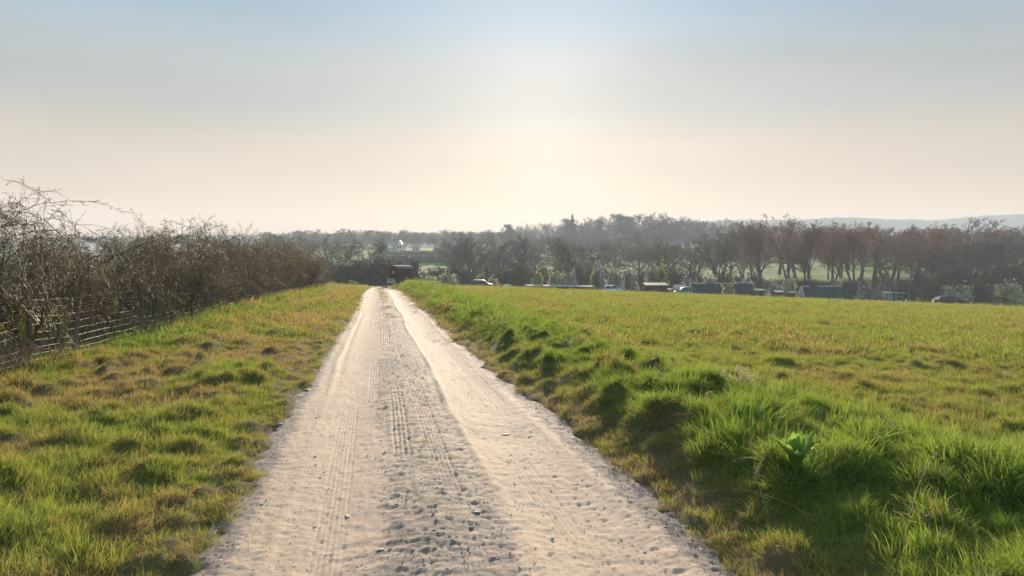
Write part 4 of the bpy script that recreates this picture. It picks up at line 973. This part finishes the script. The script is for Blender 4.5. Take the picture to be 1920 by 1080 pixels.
# covered tunnels
def tunnel(px0, px1, dep, top_y, cover, label, hips):
    x, y, z = at((px0+px1)/2, dep); L = (px1-px0)/F*dep/2; H = CZ+(HZ-top_y)/F*dep-z; Wd = 1.9
    r = empty('covered_tunnel', (x, y, z), -YAW+R(9), label, 'tunnel', 'long covered growing tunnels')
    b = MB(); t = .04
    for s in (-1, 1):
        V = [(-L, s*Wd, 0), (L, s*Wd, 0), (L-hips, s*.12, H), (-L+.25, s*.12, H)]; V2 = [(a, c-s*t, d) for a, c, d in V]
        b.add(V+V2, [(0, 1, 2, 3) if s < 0 else (3, 2, 1, 0), (7, 6, 5, 4) if s < 0 else (4, 5, 6, 7), (0, 4, 5, 1), (1, 5, 6, 2), (2, 6, 7, 3), (3, 7, 4, 0)])
    part('cover', b.mesh('cover', cover), r)
    b = MB(); b.add([(L+.003, -Wd+.05, 0), (L+.003, Wd-.05, 0), (L-hips+.003, 0.1, H), (L-hips+.003, -.1, H)], [(0, 1, 2, 3)]); part('end_cover', b.mesh('end_cover', cover), r)
    b = MB(); b.add([(-L-.01, -Wd+.06, 0), (-L-.01, Wd-.06, 0), (-L+.24, .1, H-.02), (-L+.24, -.1, H-.02), (-L+.02, -Wd+.06, 0), (-L+.02, Wd-.06, 0), (-L+.27, .1, H-.02), (-L+.27, -.1, H-.02)],
                    [(3, 2, 1, 0), (4, 5, 6, 7), (0, 1, 5, 4), (1, 2, 6, 5), (2, 3, 7, 6), (3, 0, 4, 7)]); part('gable', b.mesh('gable', M['sheet']), r)
    b = MB(); k = -L+.2
    while k < L-hips-.6:
        if rnd.random() < .85: b.box(k, k+1.35, -.16, .16, H+.003, H+.06)
        k += 1.5
    part('ridge_board', b.mesh('ridge_board', M['white_paint']), r)
    b = MB(); k = -L+.9
    while k < L-.6:
        for s in (-1, 1): 
            tt = min(1, 1); b.bar((k, s*(Wd+.02), 0), (k, s*.14, H+.01), .025, 5)
        k += 1.6
    part('hoops', b.mesh('hoops', M['iron']), r)
    b = MB(); b.bar((-L-.05, -Wd, 0), (-L+.22, -.1, H), .04); b.bar((-L-.05, Wd, 0), (-L+.22, .1, H), .04); b.bar((-L-.05, -.5, 0), (-L+.18, -.5, H*.72), .03); b.bar((-L-.05, .5, 0), (-L+.18, .5, H*.72), .03); part('gable_frame', b.mesh('gable_frame', M['white_paint']), r)
tunnel(1289, 1416, 129, 531.5, M['net_blue'], 'long bluish green covered tunnel with a white gable, the left one', .3)
tunnel(1497, 1600, 123, 537, M['net_green'], 'dark green covered tunnel with a white gable, the right one', 1.5)
def local(px, dep, name, label, cat, group=None, rz=0.):
    x, y, z = at(px, dep); return empty(name, (x, y, z), -YAW+rz, label, cat, group)
def hpx(py, px, dep): x, y, z = at(px, dep); return CZ+(HZ-py)/F*dep-z
def wpx(w, dep): return w/F*dep
# long low white roofed shelter
d = 141; r = local(1050, d, 'long_shelter', 'long low open shelter with a white roof edge, left of the silver car', 'shelter'); H = hpx(534.5, 1050, d); L = wpx(130, d)/2
b = MB()
for k in range(9):
    a = -L+k*2*L/9; q = .10*k/9*2
    b.add([(a, -.9, H-.1-q), (a+2*L/9-.05, -.9, H-.1-q-.02), (a+2*L/9-.05, .9, H+.1-q-.02), (a, .9, H+.1-q)]+[(a, -.9, H-.17-q), (a+2*L/9-.05, -.9, H-.19-q), (a+2*L/9-.05, .9, H+.03-q-.02), (a, .9, H+.03-q)],
          [(0, 1, 2, 3), (7, 6, 5, 4), (0, 4, 5, 1), (1, 5, 6, 2), (2, 6, 7, 3), (3, 7, 4, 0)])
part('roof', b.mesh('roof', simple('roofing_sheet', (.34, .32, .30), .9, .3, 2)), r)
for k in range(10):
    b = MB(); a = -L+.1+k*(2*L-.2)/9; b.bar((a, -.8, -.1), (a, -.8, H-.28), .05); b.bar((a, .8, -.1), (a, .8, H-.2), .05); part('post', b.mesh('post', M['shed_wood']), r)
b = MB(); b.box(-L+.05, L-.05, .86, .92, .0, H-.45); part('back_boards', b.mesh('back_boards', M['shed_wood']), r)
# white tent
d = 132; r = local(951, d, 'white_tent', 'small white dome tent between the black hatchback and the dark sheeting', 'tent'); H = hpx(532.5, 951, d)
V = []; nA, nB = 16, 7
for j in range(nB+1):
    t = j/nB
    for i in range(nA):
        a = i*2*math.pi/nA; rr_ = .95*math.cos(t*math.pi/2)**.75*(1+.04*math.cos(4*a)); V.append((rr_*math.cos(a), rr_*math.sin(a), H*math.sin(t*math.pi/2)))
b = MB(); b.add(V, [(j*nA+i, j*nA+(i+1) % nA, (j+1)*nA+(i+1) % nA, (j+1)*nA+i) for j in range(nB) for i in range(nA)]); part('fabric', b.mesh('fabric', M['sheet'], smooth=True), r)
b = MB()
for i in range(0, nA, 4):
    for j in range(nB-1): p, q = V[j*nA+i], V[(j+1)*nA+i]; b.bar([c*1.015 for c in p], [c*1.015 for c in q], .02, 5)
part('poles', b.mesh('poles', M['tin']), r)
def heap(px, dep, w, h, dpt, m, name, label, cat, group=None, seed=1):
    r = local(px, dep, name, label, cat, group); g = np.random.default_rng(seed); n = 14; V = []
    for i in range(n+1):
        for j in range(n+1):
            u, v = i/n*2-1, j/n*2-1; k = max(0, (1-u*u))**.6*max(0, 1-v*v)**.6
            V.append((u*w/2, v*dpt/2, h*k*(.65+.5*g.random())-.02))
    f = [(i*(n+1)+j, (i+1)*(n+1)+j, (i+1)*(n+1)+j+1, i*(n+1)+j+1) for i in range(n) for j in range(n)]
    b = MB(); b.add(V, f); me = b.mesh(name, m, smooth=False); o = link(name, me); o.location = r.location; o.rotation_euler = r.rotation_euler
    for k_ in ('label', 'category', 'group'):
        if k_ in r: o[k_] = r[k_]
    bpy.data.objects.remove(r); return o
heap(975, 131, 3.4, 1.0, 1.6, M['iron'], 'sheeted_pile', 'pile under black sheeting right of the white tent', 'pile', seed=2)
heap(987, 129.5, 1.1, .85, 1.0, M['blue_tarp'], 'blue_tarpaulin', 'blue tarpaulin heap at the right end of the black sheeting', 'tarpaulin', seed=3)
heap(941, 130.5, .9, .5, .9, M['soil'], 'soil_heap', 'small dark heap left of the white tent', 'heap', seed=4)
# shed with rusty pale roof, greenhouse
def shed(px, dep, w, top_y, m_wall, m_roof, label, name='garden_shed', cat='shed', dd=2.2, pitch=.3, door=True, rz=0.):
    r = local(px, dep, name, label, cat, None, rz); H = hpx(top_y, px, dep); w = wpx(w, dep)/2
    b = MB(); b.prism([(-dd/2, -.1), (dd/2, -.1), (dd/2, H-.08), (-dd/2, H-pitch-.08)], 0, -w, w)
    for k in range(int(w*2/.3)): b.box(-w+.1+k*.3, -w+.13+k*.3, -dd/2-.015, -dd/2, 0, H-pitch-.1)
    part('wall', b.mesh('wall', m_wall), r)
    b = MB(); b.prism([(-dd/2-.2, H-pitch-.10), (dd/2+.15, H-.04), (dd/2+.15, H+.02), (-dd/2-.2, H-pitch-.04)], 0, -w-.15, w+.15); part('roof', b.mesh('roof', m_roof), r)
    if door:
        b = MB(); b.box(-w*.3, w*.25, -dd/2-.05, -dd/2-.017, 0, H-pitch-.3); dr = part('door', b.mesh('door', M['hut_wood']), r)
        b = MB(); b.box(w*.15, w*.2, -dd/2-.08, -dd/2-.052, .85, .95); part('handle', b.mesh('handle', M['iron']), dr)
    return r
shed(1229, 131, 40, 530.5, M['iron'], M['rust_roof'], 'dark low shed with a pale rusty roof under the bright willow')
shed(1258, 133, 10, 541, M['shed_wood'], M['white_paint'], 'tiny pale topped box between the rusty roofed shed and the greenhouse', 'storage_box', 'box', .9, .08, False)
r = local(1275, 131, 'greenhouse', 'small pale greenhouse with weathered frame left of the bluish green tunnel', 'greenhouse', None, R(10)); H = hpx(534, 1275, 131); w = 1.1
b = MB(); b.box(-w, w, -.9, .9, 0, H*.62); b.prism([(-.9, H*.625), (.9, H*.625), (0, H)], 0, -w, w); part('glazing', b.mesh('glazing', M['sheet']), r)
b = MB()
for k in range(5):
    a = -w+k*w/2
    for s in (-1, 1): b.bar((a, s*.92, 0), (a, s*.92, H*.63), .04); b.bar((a, s*.92, H*.63), (a, 0, H+.02), .035)
b.bar((-w, -.93, H*.63), (w, -.93, H*.63), .04); b.bar((-w, 0, H+.02), (w, 0, H+.02), .04); part('frame', b.mesh('frame', M['rust_roof']), r)
# frames, mesh cage, bits on the right
r = local(1664, 120, 'plant_stand', 'small white open garden frame left of the green mesh cage', 'frame'); H = hpx(548.5, 1664, 120)
b = MB()
for a in (-.55, .55):
    for c in (-.4, .4): b.bar((a, c, -.05), (a, c, H), .045)
b.box(-.65, .65, -.5, .5, H+.002, H+.06); part('frame', b.mesh('frame', M['white_paint']), r)
b = MB(); b.box(-.9, .2, -.56, -.50, .1, .5); part('board', b.mesh('board', M['rust_roof']), r)
r = local(1689, 119, 'mesh_cage', 'green mesh fruit cage right of the white frame', 'fruit cage'); H = hpx(549, 1689, 119); w = 1.05
b = MB(); b.box(-w, w, -.7, .7, 0, H-.02); part('mesh', b.mesh('mesh', M['green_mesh']), r)
b = MB()
for a in (-w, 0, w):
    for c in (-.72, .72): b.bar((a, c, 0), (a, c, H), .035)
for c in (-.72, .72): b.bar((-w, c, H), (w, c, H), .035)
part('frame', b.mesh('frame', M['tin']), r)
for px, dep, w, h, m, lab in ((1676, 112, .7, .45, 'white_paint', 'white sack heap below the white frame'), (1683, 111, .5, .5, 'white_paint', 'white sack left of the speckled pair below the green cage'), (1690, 110, .6, .6, 'white_paint', 'white sack below the middle of the green mesh cage'), (1700, 110, .45, .8, 'white_paint', 'upright white sack at the right end of the green mesh cage')):
    heap(px, dep, w, h, .5, M[m], 'sack', lab, 'sack', 'white sacks in front of the green mesh cage', seed=int(px))
heap(1886, 104, 7.5, .7, 2, M['rust_heap'], 'compost_heap', 'long rusty brown compost heap near the right edge', 'heap', seed=8)
heap(1826, 104, 3.0, .45, 1.5, M['soil'], 'soil_heap', 'dark dug soil heap right of the dark estate car', 'heap', seed=9)
heap(1640, 116, 4.5, .8, 1.6, M['soil'], 'bramble_heap', 'dark brushwood heap right of the dark green tunnel', 'heap', seed=10)
heap(1478, 122, 4.2, .9, 1.6, M['soil'], 'soil_heap', 'dark soil heap between the two tunnels', 'heap', seed=12)
shed(1424, 124, 16, 542, M['shed_wood'], M['shed_wood'], 'small weathered shed at the right end of the bluish green tunnel', dd=1.6, pitch=.15)
shed(1460, 127, 12, 545, M['shed_wood'], M['tin'], 'small tin topped shed between the two tunnels', dd=1.4, pitch=.15)
shed(1500-15, 121, 7, 547, M['shed_wood'], M['shed_wood'], 'narrow wooden locker just left of the dark green tunnel', 'wooden_locker', 'locker', 1.0, .1)
for px, dep, hy, lab in ((1442, 118, 549, 'grey leaning garden stake right of the bluish tunnel'),): 
    x, y, z = at(px, dep); b = MB(); b.bar((-.25, 0, -.1), (.25, 0, 1.1), .06); o = link('garden_stake', b.mesh('garden_stake', M['white_paint'])); o.location = (x, y, z); o.rotation_euler = (0, 0, -YAW); tag(o, 'pale leaning garden stake between the two tunnels', 'stake')
# dark bramble hedge right of the silver car
for px, w in ((1178, 40), (1200, 44), (1222, 40), (1246, 36), (1262, 26)):
    shrub('dark0', px, 127, 541.5, w, 'dark low bramble in the row right of the silver car', 'dark low brambles right of the silver car', 'bramble', 'bush')
# low rail fences at the allotment edge
def rail(px0, px1, dep, h, label, m='shed_wood', rails=2, step=2.0):
    x0, y0, z0 = at(px0, dep); x1, y1, z1 = at(px1, dep); L = math.hypot(x1-x0, y1-y0); ang = math.atan2(y1-y0, x1-x0)
    r = empty('rail_fence', (x0, y0, z0), ang, label, 'fence', 'low fences at the allotment edge'); n = max(2, int(L/step)); S_ = MB()
    for k in range(n+1):
        a = L*k/n; gzv = gz(x0+(x1-x0)*k/n, y0+(y1-y0)*k/n)-z0; b = MB(); b.bar((a, 0, gzv-.2), (a, 0, gzv+h), .045); part('post', b.mesh('post', M[m]), r)
        if k < n:
            g2 = gz(x0+(x1-x0)*(k+1)/n, y0+(y1-y0)*(k+1)/n)-z0
            for q in range(rails): S_.bar((a, .05, gzv+h*(1-.42*q)-.05), (a+L/n, .05, g2+h*(1-.42*q)-.05), .03, 5)
    part('rails', S_.mesh('rails', M[m]), r)
rail(1704, 1754, 111, 1.0, 'low rail fence between the green mesh cage and the dark estate car')
rail(1600, 1655, 118, 1.2, 'thin rail fence right of the dark green tunnel')
rail(786, 822, 118, 1.0, 'low dark rail fence right of the hut')
rail(1815, 1935, 103, .8, 'low fence running to the right edge behind the compost heap')
rail(860, 940, 140, .9, 'low dark fence behind the black hatchback')
for px in range(722, 850, 11): shrub('dark0', px+rs.uniform(-3, 3), 385, rs.uniform(467, 471) if px < 800 else 470, 24, 'dark hedge bush below the far white houses', 'hedge below the far white houses', 'hedge_bush', 'bush')
for px in range(716, 880, 9): shrub(rs.choice(['dark0', 'dark1', 'scrub0']), px+rs.uniform(-3, 3), 330+rs.uniform(-4, 4), rs.uniform(472, 479), 26, 'dark hedge bush along the top of the small far green field', 'hedge along the top of the small far field', 'hedge_bush', 'bush')
# small white van end beside the hut
x, y, z = at(812, 121); b = MB(); b.box(-.5, .5, -.3, .3, 0, .75); b.prism([(-.3, .75), (.3, .75), (.2, .95), (-.2, .95)], 0, -.5, .5); o = link('water_tank', b.mesh('water_tank', M['white_paint'])); o.location = (x, y, z); tag(o, 'small white water tank right of the hut', 'water tank')
# houses far off
def house(px, dep, w, eaves_y, ridge_y, label, gab=False):
    r = local(px, dep, 'white_house', label, 'house', 'white houses in the far trees'); w = wpx(w, dep)/2; H = hpx(ridge_y, px, dep); E = hpx(eaves_y, px, dep); dd = 4.
    b = MB(); b.box(-w, w, -dd, dd, -1, E); part('wall', b.mesh('wall', M['brick_far']), r)
    b = MB(); b.prism([(-dd-.3, E+.003), (dd+.3, E+.003), (0, H)], 0, -w-.3, w+.3) if not gab else b.prism([(-w-.3, E+.003), (w+.3, E+.003), (0, H)], 1, -dd-.3, dd+.3); part('roof', b.mesh('roof', M['slate'] if not gab else M['brick_far']), r)
    n = max(2, int(w/1.6))
    for k in range(n):
        a = -w+(k+.5)*2*w/n; b = MB(); b.box(a-.4, a+.4, -dd-.03, -dd-.002, E-1.9, E-.7); part('window', b.mesh('window', M['glass']), r)
# (the clearing they stand in keeps the trees off the line of sight)
house(748, 420, 24, 462, 454, 'white house left of the pair showing above the hut')
house(751, 412, 8, 459, 450.5, 'narrow white gable in front of the house above the hut', True)
house(781, 425, 12, 464, 459, 'small grey white house right of the one above the hut')
house(822, 422, 16, 468, 463, 'low white house showing right of the hut in the trees')
def glasshouse(px0, px1, dep, ty, label):
    px = (px0+px1)/2; r = local(px, dep, 'glasshouse', label, 'glasshouse', 'long glasshouses beyond the hedge'); w = wpx(px1-px0, dep)/2; H = hpx(ty, px, dep)
    b = MB(); b.box(-w, w, -4, 4, 0, H*.7); part('wall', b.mesh('wall', M['sheet']), r); b = MB(); n = max(2, int(w/3))
    for k in range(n): a = -w+2*w*k/n; b.prism([(a, H*.7+.003), (a+2*w/n-.02, H*.7+.003), (a+w/n, H)], 1, -4.2, 4.2)
    part('roof', b.mesh('roof', M['tin']), r)
glasshouse(70, 190, 150, 454, 'long pale glasshouse seen through the hedge at the far left')
glasshouse(300, 410, 160, 457, 'long pale glasshouse seen through the middle of the hedge')

# ------------------------------------------------------------------ foreground plants
# dock
x, y = hit(1498, 898); r = empty('dock_plant', (x, y, gz(x, y)+.025), 0, 'broad leaved green dock plant among the tussocks on the right', 'plant')
def dock_leaf(L, W, bend, seed):
    g = random.Random(seed); V = []; n = 10; ang = .35
    for i in range(n+1):
        t = i/n; ang_ = .25+bend*t; px = L*(math.sin(ang_)*t); pz = L*(math.cos(ang_)*t)
        w = .006 if t < .18 else W*max(0., math.sin(((t-.1)/.9)*math.pi))**.55 if t < .99 else .004; w = max(w, .004)
        for j in range(-2, 3): V.append((px+.0, j/2*w, pz+abs(j)/2*w*.45+.006*math.sin(t*22+j*2)*abs(j)))
    b = MB(); b.add(V, [(i*5+j, i*5+j+1, (i+1)*5+j+1, (i+1)*5+j) for i in range(n) for j in range(4)]); return b.mesh('leaf', M['dock_leaf'], smooth=True)
for k, (az, L, W, bd) in enumerate(((170, .34, .06, 1.3), (200, .30, .055, 1.0), (140, .28, .05, .8), (95, .26, .055, .5), (60, .30, .05, .5), (20, .34, .055, .8), (-10, .30, .05, 1.2), (-60, .22, .05, 1.1), (-110, .24, .05, 1.2), (80, .30, .045, .2), (230, .2, .05, 1.3))):
    o = part('leaf', dock_leaf(L*.85, W*.95, bd*.30, k), r); o.rotation_euler = (0, 0, R(az)-YAW)
# second, half hidden dock
x, y = hit(1235, 728); r = empty('dock_plant', (x, y, gz(x, y)+.02), 0, 'small dark dock plant further back on the right bank', 'plant')
for k, (az, L) in enumerate(((170, .22), (120, .2), (60, .22), (10, .24), (-60, .18), (220, .18))): o = part('leaf', dock_leaf(L, .04, .8, k+20), r); o.rotation_euler = (0, 0, R(az))
# dead flower head clump
x, y = hit(1385, 735); r = empty('dead_flower_clump', (x, y, gz(x, y)), 0, 'pale dead seed heads on the crest of the right bank', 'plant')
S = []
heads = []
for k in range(16):
    a = rnd.uniform(0, 6.28); s = grow(400+k, 1, rnd.uniform(.18, .34), .0025, (-.02,), (.5,), (.12,), (1,), (.3,), (.05,), (rnd.gauss(0, .05), rnd.gauss(0, .05), 0), (math.cos(a)*.6, math.sin(a)*.6, 1), .002); S += s; heads.append(s[-1][1])
part('stalks', seg_mesh('stalks', S, M['dead_stalk'], 4), r)
hp = np.repeat(np.array(heads), 40, 0)+rng.normal(0, .02, (len(heads)*40, 3)); part('seed_heads', leaf_cards('seed_heads', hp, .01, M['leaf_buff'], 4), r)
# long dry stalks bending over the grass
ST_ = [(1560, 1010, 150, 0.9, 'long dry stalk lying across the tussock at the lower right'), (1800, 1060, 100, .8, 'tall thin dry stalk standing in the right hand tussock'), (1700, 1050, 75, .7, 'dry stalk leaning right at the bottom right tussock'),
       (1440, 960, 110, .45, 'short bent dry stalk below the dock plant'), (1350, 1040, 165, .5, 'bent straw stalk low beside the track edge'), (1880, 1075, 120, .55, 'broken pale stalk in the bottom right corner'), (1540, 880, 95, .45, 'brown upright stalk right of the dock plant'), (1130, 760, 110, .4, 'thin pale stalk on the left slope of the right bank')]
for i, (px, py, az, L, lab) in enumerate(ST_):
    x, y = hit(px, py); a = R(az)-YAW; S = grow(900+i, 2, L, .0022, (-.07, -.02), (.5,), (.035, .1), (2,), (.2,), (.05, .04), (0, 0, 0), (math.cos(a)*.9, math.sin(a)*.3, .9), .0014, .7)
    o = link('dry_stalk', seg_mesh('dry_stalk', S, M['dead_stalk'], 4)); o.location = (x, y, gz(x, y)); tag(o, lab, 'dry stalk', 'dry stalks in the right bank grass')
# small thistle sticks on the field edge
for px, dep, h, lab in ((850, 62, .55, 'lone thin stick in the grass before the black hatchback'),):
    x, y, z = at(px, dep); S = grow(77, 2, h, .02, (0, 0), (.6,), (.06, .1), (4,), (.3,), (.1, .05), (0, 0, 0), (.1, 0, 1), .008, .4); o = link('thin_stick', seg_mesh('thin_stick', S, M['bark'], 4)); o.location = (x, y, z); tag(o, lab, 'stick')

# ------------------------------------------------------------------ the air
HB = (-1900, 2100, -300, 1750, -14, 98)
b = MB(); b.box(*HB)
m, t, o_ = mat('air'); pv = nn(t, 'ShaderNodeVolumePrincipled'); pv.inputs['Color'].default_value = (.78, .88, 1.0, 1); pv.inputs['Density'].default_value = HAZE = .00052; pv.inputs['Anisotropy'].default_value = .1
t.links.new(pv.outputs[0], o_.inputs['Volume'])
hz = link('haze', b.mesh('haze', m)); tag(hz, None, None, None, 'stuff')
